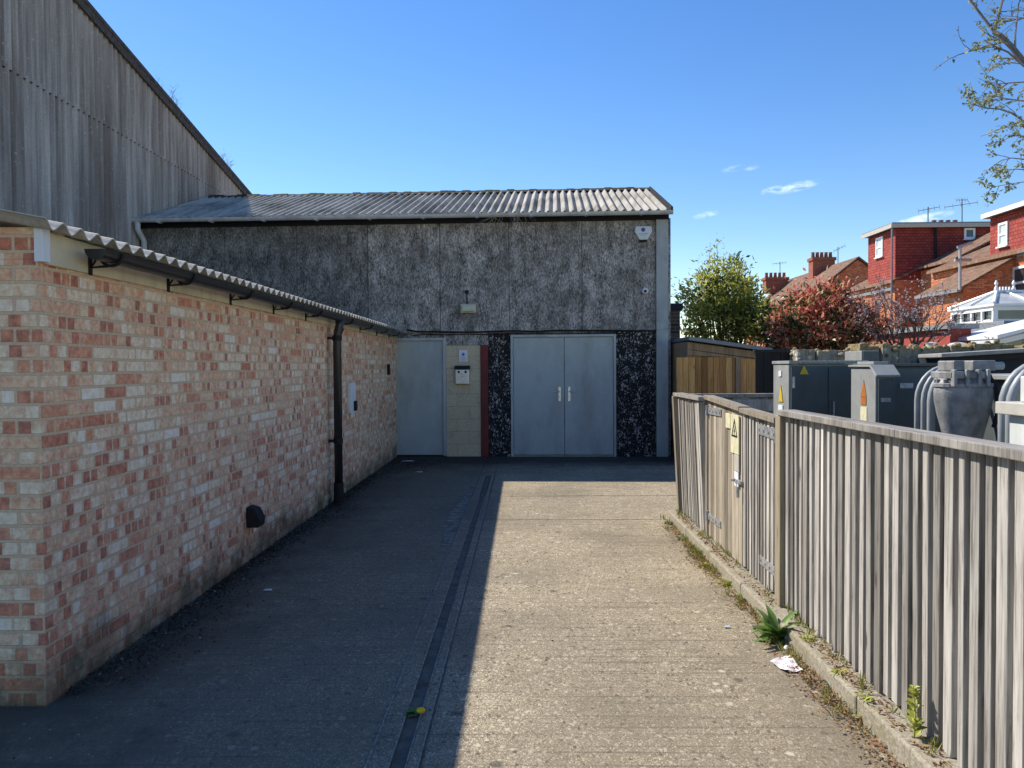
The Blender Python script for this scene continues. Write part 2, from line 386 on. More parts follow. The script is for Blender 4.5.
# ------------------------------------------------------------------ mesh builder
XF = {}
class MB:
    def __init__(s):
        s.v = []; s.f = []
    def add(s, vs, fs):
        b = len(s.v)
        s.v += [Vector(p) for p in vs]
        s.f += [[b + i for i in f] for f in fs]
        return s
    def obox(s, o, ex, ey, ez):
        o, ex, ey, ez = Vector(o), Vector(ex), Vector(ey), Vector(ez)
        vs = [o, o + ex, o + ex + ey, o + ey, o + ez, o + ex + ez, o + ex + ey + ez, o + ey + ez]
        fs = [(0, 3, 2, 1), (4, 5, 6, 7), (0, 1, 5, 4), (1, 2, 6, 5), (2, 3, 7, 6), (3, 0, 4, 7)]
        if ex.cross(ey).dot(ez) < 0:
            fs = [f[::-1] for f in fs]
        return s.add(vs, fs)
    def box(s, x0, x1, y0, y1, z0, z1):
        return s.obox((x0, y0, z0), (x1 - x0, 0, 0), (0, y1 - y0, 0), (0, 0, z1 - z0))
    def cbox(s, c, size, rot=None):
        r = rot or Matrix.Identity(3)
        ex, ey, ez = [r @ Vector(a) for a in ((size[0], 0, 0), (0, size[1], 0), (0, 0, size[2]))]
        return s.obox(Vector(c) - (ex + ey + ez) / 2, ex, ey, ez)
    def quad(s, a, b, c, d):
        return s.add([a, b, c, d], [(0, 1, 2, 3)])
    def prism(s, poly, ext):
        """poly: 3-D points of a planar outline, extruded along ext"""
        n = len(poly); p = [Vector(q) for q in poly]; e = Vector(ext)
        nn = Vector((0, 0, 0))
        for i in range(n):
            nn += p[i].cross(p[(i + 1) % n])
        if nn.dot(e) > 0:
            p = p[::-1]
        fs = [list(range(n)), list(range(2 * n - 1, n - 1, -1))] + [(i, i + n, (i + 1) % n + n, (i + 1) % n) for i in range(n)]
        return s.add(p + [q + e for q in p], fs)
    def tube(s, pts, rad, n=8, cap=True):
        pts = [Vector(p) for p in pts]
        rad = rad if isinstance(rad, (list, tuple)) else [rad] * len(pts)
        d0 = (pts[1] - pts[0]).normalized()
        up = Vector((0, 0, 1)) if abs(d0.z) < .9 else Vector((1, 0, 0))
        u = d0.cross(up).normalized()
        b = len(s.v)
        for i, p in enumerate(pts):
            d = (pts[min(i + 1, len(pts) - 1)] - pts[max(i - 1, 0)]).normalized()
            u = (u - d * u.dot(d)).normalized(); w = d.cross(u)
            for k in range(n):
                a = 2 * math.pi * k / n
                s.v.append(p + (u * math.cos(a) + w * math.sin(a)) * rad[i])
        for i in range(len(pts) - 1):
            for k in range(n):
                k2 = (k + 1) % n
                s.f.append([b + i * n + k, b + i * n + k2, b + (i + 1) * n + k2, b + (i + 1) * n + k])
        if cap:
            s.f.append([b + k for k in range(n)][::-1])
            e = b + (len(pts) - 1) * n
            s.f.append([e + k for k in range(n)])
        return s
    def lathe(s, prof, c, n=20, sx=1, sy=1):
        c = Vector(c); b = len(s.v)
        for r, z in prof:
            for k in range(n):
                a = 2 * math.pi * k / n
                s.v.append(c + Vector((r * sx * math.cos(a), r * sy * math.sin(a), z)))
        for i in range(len(prof) - 1):
            for k in range(n):
                k2 = (k + 1) % n
                s.f.append([b + i * n + k, b + i * n + k2, b + (i + 1) * n + k2, b + (i + 1) * n + k])
        s.f.append([b + k for k in range(n)][::-1])
        e = b + (len(prof) - 1) * n
        s.f.append([e + k for k in range(n)])
        return s
    def leaf(s, p, d, nrm, L, W, fold=.25):
        """a folded four-cornered leaf: base, two sides, tip"""
        p = Vector(p); side = d.cross(nrm)
        if side.length < 1e-6:
            return s
        side.normalize(); up = side.cross(d)
        m_ = p + d * L * .48
        b = len(s.v)
        s.v += [p, m_ + side * W * .5 + up * W * fold, p + d * L, m_ - side * W * .5 + up * W * fold]
        s.f += [[b, b + 1, b + 2], [b, b + 2, b + 3]]
        return s
    def build(s, name, m, parent=None, bevel=0, smooth=False, local=False, solid=0, seg=2):
        me = bpy.data.meshes.new(name)
        X = XF.get(parent.name if parent else None, Matrix.Identity(4))
        vs = s.v
        if parent is not None and not local:
            Xi = X.inverted(); vs = [Xi @ p for p in s.v]
        me.from_pydata([tuple(p) for p in vs], [], s.f)
        me.update()
        uvl = me.uv_layers.new(name='UVMap')
        Z = Vector((0, 0, 1))
        for poly in me.polygons:
            n = poly.normal
            tt = Z.cross(n)
            tt = tt.normalized() if tt.length > .05 else Vector((1, 0, 0))
            bt = n.cross(tt)
            if bt.z < 0:
                bt = -bt
            for li in poly.loop_indices:
                co = me.vertices[me.loops[li].vertex_index].co
                uvl.data[li].uv = (co.dot(tt), co.dot(bt))
        if smooth:
            me.polygons.foreach_set('use_smooth', [True] * len(me.polygons))
        me.materials.append(m)
        o = bpy.data.objects.new(name, me)
        C.objects.link(o)
        if parent is not None:
            o.parent = parent
            XF[o.name] = X
        if solid:
            md = o.modifiers.new('solid', 'SOLIDIFY'); md.thickness = solid; md.offset = 0
        if bevel:
            md = o.modifiers.new('bevel', 'BEVEL'); md.width = bevel; md.segments = seg; md.limit_method = 'ANGLE'
        return o

def smooth_by_angle(o, ang=40):
    me = o.data
    me.polygons.foreach_set('use_smooth', [True] * len(me.polygons))
    me.set_sharp_from_angle(angle=R(ang))
    return o

def tag(o, label=None, cat=None, group=None, kind=None):
    for k, v in (('label', label), ('category', cat), ('group', group), ('kind', kind)):
        if v:
            o[k] = v
    return o
def thing(name, label, cat, loc=(0, 0, 0), rz=0, group=None):
    o = bpy.data.objects.new(name, None)
    o.empty_display_size = .2
    C.objects.link(o)
    o.location = loc; o.rotation_euler = (0, 0, rz)
    XF[o.name] = Matrix.Translation(Vector(loc)) @ Matrix.Rotation(rz, 4, 'Z')
    return tag(o, label, cat, group)

def corr(o, wave, run, nrm, wl, l0, l1, pitch=.146, amp=.026, per=8, tri=False, rows=2):
    """corrugated sheet: waves along `wave`, sheet length along `run` from l0(s) to l1(s)"""
    mb = MB(); o, wave, run, nrm = map(Vector, (o, wave, run, nrm))
    n = int(wl / pitch * per)
    for i in range(n + 1):
        s_ = wl * i / n
        ph = s_ / pitch
        h = amp * math.cos(2 * math.pi * ph)
        a, b_ = (l0(s_) if callable(l0) else l0), (l1(s_) if callable(l1) else l1)
        for k in range(rows):
            mb.v.append(o + wave * s_ + run * (a + (b_ - a) * k / (rows - 1)) + nrm * h)
    flip = wave.cross(run).dot(nrm) < 0
    for i in range(n):
        for k in range(rows - 1):
            f = [i * rows + k, (i + 1) * rows + k, (i + 1) * rows + k + 1, i * rows + k + 1]
            mb.f.append(f[::-1] if flip else f)
    return mb

def half_gutter(mb, p0, p1, r=.056, th=.004, out=Vector((1, 0, 0)), n=10):
    """half-round trough open at the top, between p0 and p1"""
    p0, p1 = Vector(p0), Vector(p1)
    ring = []
    for k in range(n + 1):
        a = math.pi * k / n
        ring.append((math.cos(a) * r, -math.sin(a) * r))
    for k in range(n, -1, -1):
        a = math.pi * k / n
        ring.append((math.cos(a) * (r - th), -math.sin(a) * (r - th)))
    pts = [p0 + out * a + Vector((0, 0, b)) for a, b in ring]
    mb.prism(pts, p1 - p0)
    return mb

def rnd(a, b):
    return random.uniform(a, b)
def rdir(zb=0):
    v = Vector((random.gauss(0, 1), random.gauss(0, 1), random.gauss(0, 1) + zb))
    return v.normalized()

# ================================================================== SETTING
tag(MB().box(-300, 300, -60, 900, -.30, -.030).build('ground', M['soil']), kind='structure')
tag(MB().box(-2.6, 2.8, -3, 14.2, -.029, -.020).build('joint_bed', M['joint']), kind='structure')
dv = MB()
CHL = (-.64, -.43)
yj = [-14, -9, -2.9, 3.4 - 1.2, 8.02, 9.5, 11.9, 14.1]  # farthest slabs behind the camera: unseen, added to bounce sunlight into the shade
for y0, y1 in zip(yj[:-1], yj[1:]):
    g = .006 if y0 < 5 else .010
    dv.box(-2.5, CHL[0] - .004, y0 + g, y1 - g, -.019, 0)
    dv.box(CHL[1] + .004, 1.52 if y0 < 8 else 2.72, y0 + g, y1 - g, -.019, 0)
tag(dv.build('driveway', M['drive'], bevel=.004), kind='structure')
ch = MB()
for y0, y1 in ((-2.9, 2.2), (2.2, 8.02), (8.02, 9.5), (9.5, 11.3)):
    ch.box(CHL[0], -.552, y0 + .006, y1 - .006, -.019, .002)
    ch.box(-.475, CHL[1], y0 + .006, y1 - .006, -.019, .003)
tag(ch.build('drain_channel', M['drive'], bevel=.003), kind='structure')
gm = MB()
for y0, y1 in ((-2.9, 2.2), (2.2, 8.02), (8.02, 9.5), (9.5, 11.3)):
    gm.box(-.5445, -.4825, y0 + .006, y1 - .006, -.0195, -.007)
    gm.box(-.424, -.415, y0 + .006, y1 - .006, .0005, .0012)
tag(gm.build('drain_groove', M['groove']), kind='structure')
ce = MB()
for y0, y1 in ((-2.9, 2.2), (2.2, 8.02), (8.02, 9.5)):
    for x in (CHL[0] - .0035, CHL[1] - .0035):
        ce.box(x, x + .007, y0 + .006, y1 - .006, -.018, .0045)
    for x in (-.552, -.482):
        ce.box(x, x + .0065, y0 + .006, y1 - .006, -.018, .0035)
tag(ce.build('channel_edging', M['edging']), kind='structure')
pm = MB(); pts = []
for k in range(26):
    y = 6.85 + k * .14; pts.append((-.66 - .16 * (1 - abs(k - 9) / 20) + rnd(-.02, .02), y, .0))
pts2 = [(-.655, 6.85 + 25 * .14, 0), (-.655, 6.85, 0)]
pm.prism([Vector(p) + Vector((0, 0, .0045)) for p in pts + pts2], (0, 0, -.0035))
tag(pm.build('concrete_patch', M['patch']), kind='structure')
tag(MB().box(CHL[0], CHL[1], 11.306, 14.1, -.019, 0).build('driveway_patch', M['drive'], bevel=.003), kind='structure')
kb = MB()
yy = -2.0
while yy < 8.0:
    y2 = min(yy + .915, 8.05)
    kb.box(1.50 + rnd(-.006, .006), 1.75, yy, y2 - .006, -.02, .095 + rnd(-.004, .004))
    yy = y2
tag(kb.build('kerb', M['kerb'], bevel=.012), kind='structure')
tag(MB().box(1.752, 12, -2, 8.0, -.029, .01).build('yard_surface', M['soil']), kind='structure')

# ================================================================== BRICK ANNEX (left)
WX = -2.275; WY0 = 3.59
an = thing('brick_annex', 'long low brick annex with corrugated roof and black gutter along the shaded drive', 'building', (WX, WY0, 0))
w = MB()
w.box(WX - .22, WX, WY0 + .001, 13.83, -.02, 2.12)
w.box(WX - .22, WX, WY0 + .001, WY0 + .22, 2.121, 2.27)
w.box(-7.0, WX - .221, WY0 + .001, WY0 + .22, -.02, 2.27)
w.build('wall', M['brick'], an)
MB().box(WX - .10, WX - .005, WY0 + .23, 13.8, 2.122, 2.24).build('wall_plate', M['shed_grey'], an)
fb = MB()
fb.box(WX + .002, WX + .024, WY0 + .03, 13.8, 2.10, 2.255)
fb.build('fascia', M['fascia'], an, bevel=.003)
MB().box(WX + .002, WX + .045, WY0 - .03, WY0 + .028, 2.105, 2.262).build('end_board', M['white'], an, bevel=.003)
sl = math.tan(R(11))
rf = corr((WX + .115, WY0 - .13, 2.266), (0, 1, 0), Vector((-1, 0, sl)).normalized(), Vector((sl, 0, 1)).normalized(), 10.32, 0, 5.05, pitch=.146, amp=.022, per=10)
rf.build('roof', M['annex_roof'], an, solid=.006)
gt = MB()
half_gutter(gt, (WX + .14, 3.83, 2.205), (WX + .14, 13.7, 2.195))
gt.prism([Vector((WX + .14 + .0555 * math.cos(math.pi * k / 12), 3.831, 2.204 - .0555 * math.sin(math.pi * k / 12))) for k in range(13)], (0, .006, 0))
gu = gt.build('gutter', M['black_pvc'], an)
smooth_by_angle(gu)
for y in (3.98, 4.86, 5.90, 6.92, 7.95, 9.4, 10.6, 11.8, 12.9):
    b = MB()
    pts = [Vector((WX + .14 + .062 * math.cos(math.pi * k / 10), y, 2.20 - .062 * math.sin(math.pi * k / 10))) for k in range(11)]
    b.tube(pts, .009, 6)
    b.tube([(WX + .075, y, 2.198), (WX + .035, y, 2.13), (WX + .12, y, 2.137)], .008, 6)
    b.box(WX + .0245, WX + .034, y - .012, y + .012, 2.09, 2.20)
    b.build('gutter_bracket', M['black'], gu)
dp = MB()
DY = 8.95
dp.tube([(WX + .14, DY, 2.17), (WX + .14, DY, 2.10), (WX + .12, DY, 2.02), (WX + .11, DY, 1.95), (WX + .11, DY, .02)], .048, 14)
dpo = dp.build('downpipe', M['black_pvc'], an, smooth=True)
for z in (.75, 1.95):
    MB().tube([(WX + .11, DY, z - .03), (WX + .11, DY, z + .03)], .056, 14).box(WX + .001, WX + .08, DY - .03, DY + .03, z - .014, z + .014).build('pipe_collar', M['black'], dpo)
MB().tube([(WX + .11, DY, .26), (WX + .11, DY, .02)], .057, 14).build('pipe_shoe', M['black'], dpo)
cb = MB()
cb.tube([(WX + .03, 9.62, 2.09), (WX + .02, 9.5, 2.0), (WX + .012, 9.36, 1.85), (WX + .012, 9.3, 1.55), (WX + .012, 9.28, 1.3)], .010, 6)
cb.build('cable', M['black'], an)
# fittings fixed to the annex wall
p = atx(249, 516, WX)
vc = MB()
vc.prism([(WX + .001, p.y - .075, p.z - .085), (WX + .105, p.y - .075, p.z - .085), (WX + .115, p.y - .075, p.z - .02), (WX + .075, p.y - .075, p.z + .065), (WX + .001, p.y - .075, p.z + .088)], (0, .15, 0))
v = vc.build('vent_cowl', M['black'], bevel=.012)
tag(v, 'black plastic vent cowl low on the brick annex wall', 'vent')
for i in range(3):
    pass
p = atx(349, 398, WX)
mb_ = thing('meter_box', 'slim white box on brick wall just beyond the black downpipe', 'box', (WX, p.y, p.z))
MB().box(WX + .001, WX + .055, p.y - .10, p.y + .16, p.z - .20, p.z + .20).build('case', M['white'], mb_, bevel=.008)
MB().box(WX + .056, WX + .085, p.y + .02, p.y + .13, p.z - .17, p.z - .04).build('socket', M['black'], mb_, bevel=.008)
p = atx(387.5, 369, WX)
tag(MB().box(WX + .001, WX + .04, p.y - .05, p.y + .05, p.z - .10, p.z + .08).build('door_intercom', M['black'], bevel=.006), 'small black intercom on brick wall beside the single grey door', 'intercom')

# ================================================================== WAREHOUSE (tall, left behind)
wh = thing('corrugated_warehouse', 'tall warehouse clad in weathered grey corrugated sheets rising behind the annex', 'building', (-7, 11.5, 0))
def verge(y):
    return 6.1 + (19.4 - y) * .192 if y >= 11.5 else 7.617 - (11.5 - y) * .192
Y0 = 3.0; WL = 20.5
corr((-6.985, Y0, 0), (0, 1, 0), (0, 0, 1), (1, 0, 0), WL, 2.4, 5.76, amp=.024).build('lower_cladding', M['clad'], wh, smooth=True)
corr((-6.973, Y0 + .04, 0), (0, 1, 0), (0, 0, 1), (1, 0, 0), WL, 5.69, lambda s_: verge(Y0 + .04 + s_) - .02, amp=.024).build('upper_cladding', M['clad'], wh, smooth=True)
bl = MB()
bl.prism([(-7.05, Y0, 0), (-7.05, Y0 + WL, 0), (-7.05, Y0 + WL, verge(Y0 + WL) - .05), (-7.05, 11.5, 7.55), (-7.05, Y0, verge(Y0) - .05)], (-14, 0, 0))
bl.build('wall', M['clad'], wh)
vt = MB()
for ya, yb in ((Y0 - .1, 11.5), (11.5, Y0 + WL + .3)):
    vt.obox((-7.12, ya, verge(ya) - .05), (.22, 0, 0), (0, yb - ya, verge(yb) - verge(ya)), (0, 0, .075))
    vt.obox((-6.935, ya, verge(ya) - .19), (.025, 0, 0), (0, yb - ya, verge(yb) - verge(ya)), (0, 0, .139))
vt.build('verge_trim', M['verge'], wh)
ro = MB()
for ya, yb in ((Y0 - .1, 11.5), (11.5, Y0 + WL + .3)):
    ro.obox((-21, ya, verge(ya) - .03), (13.87, 0, 0), (0, yb - ya, verge(yb) - verge(ya)), (0, 0, .04))
ro.build('roof', M['roof'], wh)

# ================================================================== WORKSHOP (facade)
FA = Vector((2.64, 13.62, 0)); FAZ = math.atan2(-.40, 9.62)
FM = Matrix.Translation(FA) @ Matrix.Rotation(FAZ, 4, 'Z'); FMI = FM.inverted()
def fac(px, py, yo=0.0):
    """point on the workshop front (local x along the front, z up)"""
    n = FM.to_3x3() @ Vector((0, 1, 0)); o = FM @ Vector((0, yo, 0))
    d = ray(px, py)
    q = EYE + d * ((o - EYE).dot(n) / d.dot(n))
    l = FMI @ q
    return l.x, l.z
ws = thing('workshop', 'single storey workshop with dark boarded front and pale corrugated roof facing the drive', 'building', FA, FAZ)
def L(mb, name, m, parent=ws, **k):
    return mb.build(name, m, parent, local=True, **k)
LX = -9.62
GZ = fac(660, 216.5)[1]
b = MB(); b.box(LX, -.02, .06, 5.9, -.02, GZ - .02)
b.prism([(LX, .30, GZ - .02), (LX, 5.7, GZ - .02), (LX, 3.0, GZ + .96)], (-LX - .03, 0, 0))
L(b, 'wall', M['board'])
zc = fac(560, 332)[1]
# upper boards
seams = [LX] + [fac(p_, 280)[0] for p_ in (225, 297, 368, 440, 509, 582)] + [fac(656, 280)[0]]
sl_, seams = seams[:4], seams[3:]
ub = MB()
for a, c in zip(seams[:-1], seams[1:]):
    ub.box(a + .004, c - .004, .0, .055, zc, GZ - .06)
L(ub, 'upper_boards', M['board'], bevel=.004)
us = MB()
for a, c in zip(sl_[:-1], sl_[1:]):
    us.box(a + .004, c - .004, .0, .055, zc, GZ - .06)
L(us, 'shaded_boards', M['board_dark'], bevel=.004)
fz = MB(); fz.box(LX, -.06, -.03, .05, GZ - .058, GZ + .05)
L(fz, 'fascia', M['black'])
x0, x1 = fac(656, 300)[0], fac(668, 300)[0]
pl = MB(); pl.box(x0, x1, -.045, .2, 0, GZ - .06)
pl.box(x0 - .004, x1 + .004, -.05, .2, fac(660, 321)[1] - .012, fac(660, 321)[1] + .012)
L(pl, 'corner_pillar', M['pillar'], bevel=.006)
# roof
RL = 3.28; th_ = R(19.0)
run = Vector((0, math.cos(th_), math.sin(th_))); nr = Vector((0, -math.sin(th_), math.cos(th_)))
L(corr((LX, -.22, GZ + .060), (1, 0, 0), run, nr, -LX - .06, 0, RL, amp=.032, per=18), 'roof', M['roof'], solid=.008)
rz_ = GZ + .060 + RL * math.sin(th_); ry = -.22 + RL * math.cos(th_)
run2 = Vector((0, math.cos(th_), -math.sin(th_)))
rfb = corr((LX, ry, rz_), (1, 0, 0), run2, Vector((0, math.sin(th_), math.cos(th_))), -LX - .06, 0, RL, amp=.032, per=8)
L(rfb, 'rear_roof', M['roof'], solid=.008)
rd = MB()
n = 60
for i in range(n):
    a = LX + (-LX - .05) * i / n; c = LX + (-LX - .05) * (i + 1) / n
    h = rnd(.03, .055)
    rd.prism([(a, ry - .17, rz_ - .035), (a, ry - .05, rz_ + h), (a, ry + .05, rz_ + h), (a, ry + .17, rz_ - .035)], (c - a - .001, 0, 0))
L(rd, 'ridge_cap', M['ridge'])
bg = MB()
bg.obox((-.055, -.24, GZ - .01), (.035, 0, 0), (0, RL * math.cos(th_), RL * math.sin(th_)), (0, 0, .13))
L(bg, 'barge_board', M['black'])
g2 = MB(); half_gutter(g2, (LX + .0, -.285, GZ + .055), (-.03, -.285, GZ + .040), r=.062, out=Vector((0, -1, 0)))
gg = smooth_by_angle(L(g2, 'gutter', M['gutter_grey']))
for i in range(10):
    x = LX + .5 + i * .95
    L(MB().box(x - .012, x + .012, -.355, -.23, GZ - .025, GZ + .004).box(x - .035, x + .035, -.35, -.225, GZ - .014, GZ - .004), 'gutter_bracket', M['gutter_grey'], gg)
d2 = MB(); d2.tube([(LX + .10, -.285, GZ + .01), (LX + .10, -.285, GZ - .12), (LX + .10, -.08, GZ - .30), (LX + .10, -.08, GZ - 2)], .05, 12)
L(d2, 'downpipe', M['gutter_grey'], smooth=True)
# single door
zt = fac(420, 338)[1]
x0, x1 = fac(392, 400)[0], fac(446.5, 400)[0]
fr = MB(); fr.box(x0, x0 + .05, -.05, .05, 0, zt); fr.box(x1 - .055, x1, -.05, .05, 0, zt); fr.box(x0 + .052, x1 - .057, -.05, .05, zt - .05, zt)
sd = thing('tmp', 'x', 'x'); bpy.data.objects.remove(sd); XF.pop('tmp', None)
dr = L(MB().box(x0 + .054, x1 - .059, -.02, .05, .03, zt - .054), 'door', M['door'], bevel=.004)
L(fr, 'door_frame', M['door_frame'], dr, bevel=.004)
L(MB().box(x0, x1, -.08, .05, 0, .02), 'threshold', M['joint'], dr)
# block pier and red post
xb0, xb1 = fac(446.5, 400)[0], fac(481, 400)[0]
zp = fac(460, 345.5)[1]
L(MB().box(xb0 + .003, xb1 - .003, -.03, .055, 0, zp), 'block_pier', M['block'])
xr1 = fac(488.5, 400)[0]
L(MB().box(xb1, xr1, -.055, .055, 0, zp), 'red_post', M['red_post'], bevel=.006)
L(MB().box(xb0 - .04, xr1, -.025, .055, zp + .004, zc - .004), 'lintel_board', M['board'], bevel=.004)
# double doors
dx0, dx1 = fac(511, 400)[0], fac(616, 400)[0]
zt2 = fac(560, 334.5)[1]
L(MB().box(xr1 + .002, dx0 - .003, -.01, .055, 0, zc - .004), 'plinth_board', M['fleck'])
L(MB().box(dx1 + .003, fac(656, 400)[0] - .004, -.01, .055, 0, zc - .004), 'plinth_board', M['fleck'])
f2 = MB(); f2.box(dx0, dx0 + .045, -.05, .055, 0, zt2); f2.box(dx1 - .045, dx1, -.05, .055, 0, zt2); f2.box(dx0 + .047, dx1 - .047, -.05, .055, zt2 - .045, zt2)
L(f2, 'double_door_frame', M['door_frame'], bevel=.004)
xm = (dx0 + dx1) / 2 + .02
for s_ in (-1, 1):
    a, c = (dx0 + .05, xm - .004) if s_ < 0 else (xm + .004, dx1 - .05)
    lf = L(MB().box(a, c, -.025, .05, .035, zt2 - .05), 'door', M['door'], bevel=.004)
    hx = xm + s_ * .085; hz = fac(564, 394)[1]
    h = MB(); h.box(hx - .024, hx + .024, -.036, -.026, hz - .13, hz + .13)
    h.tube([(hx, -.036, hz + .045), (hx, -.075, hz + .045), (hx + s_ * .02, -.085, hz + .045), (hx + s_ * .115, -.085, hz + .045)], .010, 8)
    h.tube([(hx, -.036, hz - .05), (hx, -.044, hz - .05)], .012, 10)
    L(h, 'handle', M['steel'], lf, bevel=.003)
    for z in (.25, 1.05, 1.85):
        xx = dx0 + .045 if s_ < 0 else dx1 - .045
        L(MB().tube([(xx, -.058, z - .05), (xx, -.058, z + .05)], .009, 8), 'hinge', M['door_frame'], lf)
if True:
    L(MB().box(dx0 + .05, dx1 - .05, -.06, .05, 0, .03), 'threshold', M['kerb'])
# cables and conduit
cbm = MB()
zz = zc + .015
pts = [(LX + 4.9, -.03, zz + .05)] + [(LX + 5.1 + i * .35, -.03, zz + rnd(-.008, .012)) for i in range(13)] + [(x1 + 3.95, -.03, zz + .03)]
cbm.tube(pts, .016, 6)
cbm.tube([(LX + 5.0, -.045, zz - .06)] + [(LX + 5.2 + i * .4, -.045, zz - .045 + rnd(-.01, .01)) for i in range(10)], .010, 6)
px_, pz_ = fac(467, 292)
cbm.tube([(px_, -.012, pz_), (px_ + .005, -.012, pz_ - .30)], .010, 6)
cbm.box(px_ - .03, px_ + .03, -.03, -.001, pz_ - .03, pz_ + .03)
L(cbm, 'cable', M['black'])
# fittings on the front : things of their own
def fthing(name, label, cat, lx, lz, ly=0):
    return thing(name, label, cat, FM @ Vector((lx, ly, lz)), FAZ)
lx, lz = fac(463, 375)
lb = fthing('letterbox', 'steel letterbox with two eye-like holes on the cream block pier', 'letterbox', lx, lz, -.031)
MB().box(-.125, .125, -.09, -.001, -.16, .10).build('case', M['steel'], lb, local=True, bevel=.008)
MB().prism([(-.135, -.105, .105), (-.135, -.001, .105), (-.135, -.001, .17), (-.135, -.09, .15)], (.27, 0, 0)).build('lid', M['black'], lb, local=True, bevel=.004)
for s_ in (-1, 1):
    MB().tube([(s_ * .062, -.0905, .055), (s_ * .062, -.095, .055)], .022, 12).build('hole', M['black'], lb, local=True)
MB().box(-.04, .04, -.0945, -.0905, -.03, -.018).tube([(0, -.0905, .02), (0, -.1, .02)], .012, 8).build('lock', M['galv'], lb, local=True)
lx, lz = fac(463.5, 356)
nt = fthing('notice_plate', 'small white notice with blue symbol above the letterbox', 'sign', lx, lz, -.031)
MB().box(-.075, .075, -.010, -.001, -.105, .105).build('plate', M['white'], nt, local=True, bevel=.004)
MB().tube([(0, -.0105, .03), (0, -.0125, .03)], .035, 16).box(-.05, .05, -.0125, -.0105, -.045, -.02).box(-.05, .05, -.0125, -.0105, -.08, -.06).build('symbol', M['pale_blue'], nt, local=True)
MB().prism([(-.028, -.013, .008), (.028, -.013, .008), (.0, -.013, .062)], (0, -.0015, 0)).build('emblem', M['blue'], nt, local=True)
lx, lz = fac(643, 233)
al = fthing('alarm_box', 'white tapered alarm box with blue emblem under the workshop gutter', 'alarm', lx, lz)
MB().prism([(-.155, -.001, .02), (-.135, -.001, .11), (.135, -.001, .11), (.155, -.001, .02), (.07, -.001, -.13), (-.07, -.001, -.13)], (0, -.075, 0)).build('case', M['white'], al, local=True, bevel=.015)
MB().tube([(-.005, -.0755, .045), (-.005, -.079, .045)], .036, 18).build('emblem', M['blue'], al, local=True)
MB().box(-.08, .08, -.0785, -.0755, -.035, -.015).box(-.05, .05, -.0785, -.0755, -.06, -.05).build('lettering_band', M['pale_blue'], al, local=True)
MB().prism([(-.066, -.002, -.131), (.066, -.002, -.131), (.05, -.002, -.16), (-.05, -.002, -.16)], (0, -.06, 0)).build('strobe', M['black'], al, local=True)
lx, lz = fac(645, 291)
cmr = fthing('security_camera', 'small white dome security camera on upper right of workshop front', 'camera', lx, lz)
MB().lathe([(.001, .0), (.062, .0), (.06, .035), (.045, .06), (.001, .07)], (0, 0, 0), 16)
dm = MB()
for r_, y_ in ((.060, -.001), (.060, -.03), (.045, -.055)):
    pass
dm.tube([(0, -.001, 0), (0, -.03, 0), (0, -.05, 0), (0, -.062, 0)], [.062, .06, .048, .028], 16)
dm.build('housing', M['white'], cmr, local=True, smooth=True)
MB().tube([(.0, -.05, -.005), (.0, -.075, -.012)], [.026, .022], 12).build('lens', M['black'], cmr, local=True)
lx, lz = fac(468.5, 308.5)
bk = fthing('bulkhead_light', 'pale unlit bulkhead light on dark boards above the letterbox', 'light', lx, lz)
MB().box(-.14, .14, -.045, -.001, -.08, .08).build('base', M['fascia'], bk, local=True, bevel=.01)
MB().box(-.12, .12, -.085, -.046, -.06, .06).build('diffuser', plain('dusty_diffuser', (.50, .55, .42), .4, .1, 9, .4), bk, local=True, bevel=.02)
# straw hanging from the gutter and roof weeds
def straw_tuft(name, label, base, n, L0, L1, down=False, spread=.5, mat_=None, r=.0035):
    mb = MB()
    for i in range(n):
        p = Vector(base) + Vector((random.gauss(0, spread), rnd(-.02, .02), rnd(0, .03)))
        Ln = rnd(L0, L1); d = Vector((random.gauss(0, .5), rnd(-.5, .2), rnd(.5, 1.2) * (-1 if down else 1))).normalized()
        q = p + d * Ln * .5 + Vector((0, 0, .03)); e = q + Vector((d.x * 1.4, d.y, d.z * .6)).normalized() * Ln * .5
        mb.tube([p, q, e], [r, r * .8, r * .4], 4)
    o = mb.build(name, mat_ or M['straw'])
    return tag(o, label, 'weed')
q = FM @ Vector((fac(508, 216)[0], -.30, GZ + .05))
straw_tuft('dry_grass', 'dry straw-coloured grass hanging over the middle of the workshop gutter', q, 26, .15, .42, True, .22)
q = at(172, 92, 15.2)
for px__, lab in ((170, 'dry twiggy weed growing on the upper warehouse verge'), (226, 'dry twiggy weed growing near the lower end of the warehouse verge')):
    Yv = 7 * F / (523 - px__)
    mb = MB()
    mb.tube([(-6.96, Yv - .5, verge(Yv - .5) + .02), (-6.96, Yv + .5, verge(Yv + .5) + .02)], .005, 4)
    for i in range(11):
        p = Vector((-6.95, Yv + random.gauss(0, .25), 0)); p.z = verge(p.y) + .02
        d = Vector((rnd(-.1, .7), rnd(-.4, .4), 1)).normalized(); Ln = rnd(.12, .40)
        m1 = p + d * Ln * .5
        mb.tube([p, m1, m1 + Vector((d.x + rnd(-.6, .6), d.y + rnd(-.6, .6), d.z * .6)).normalized() * Ln * .5], [.004, .003, .0015], 4)
        for k in range(2):
            q2 = p + d * Ln * rnd(.3, .6)
            mb.tube([q2, q2 + rdir(.5) * rnd(.06, .16)], [.003, .0015], 4)
    tag(mb.build('dry_weed', M['bark']), lab, 'weed')

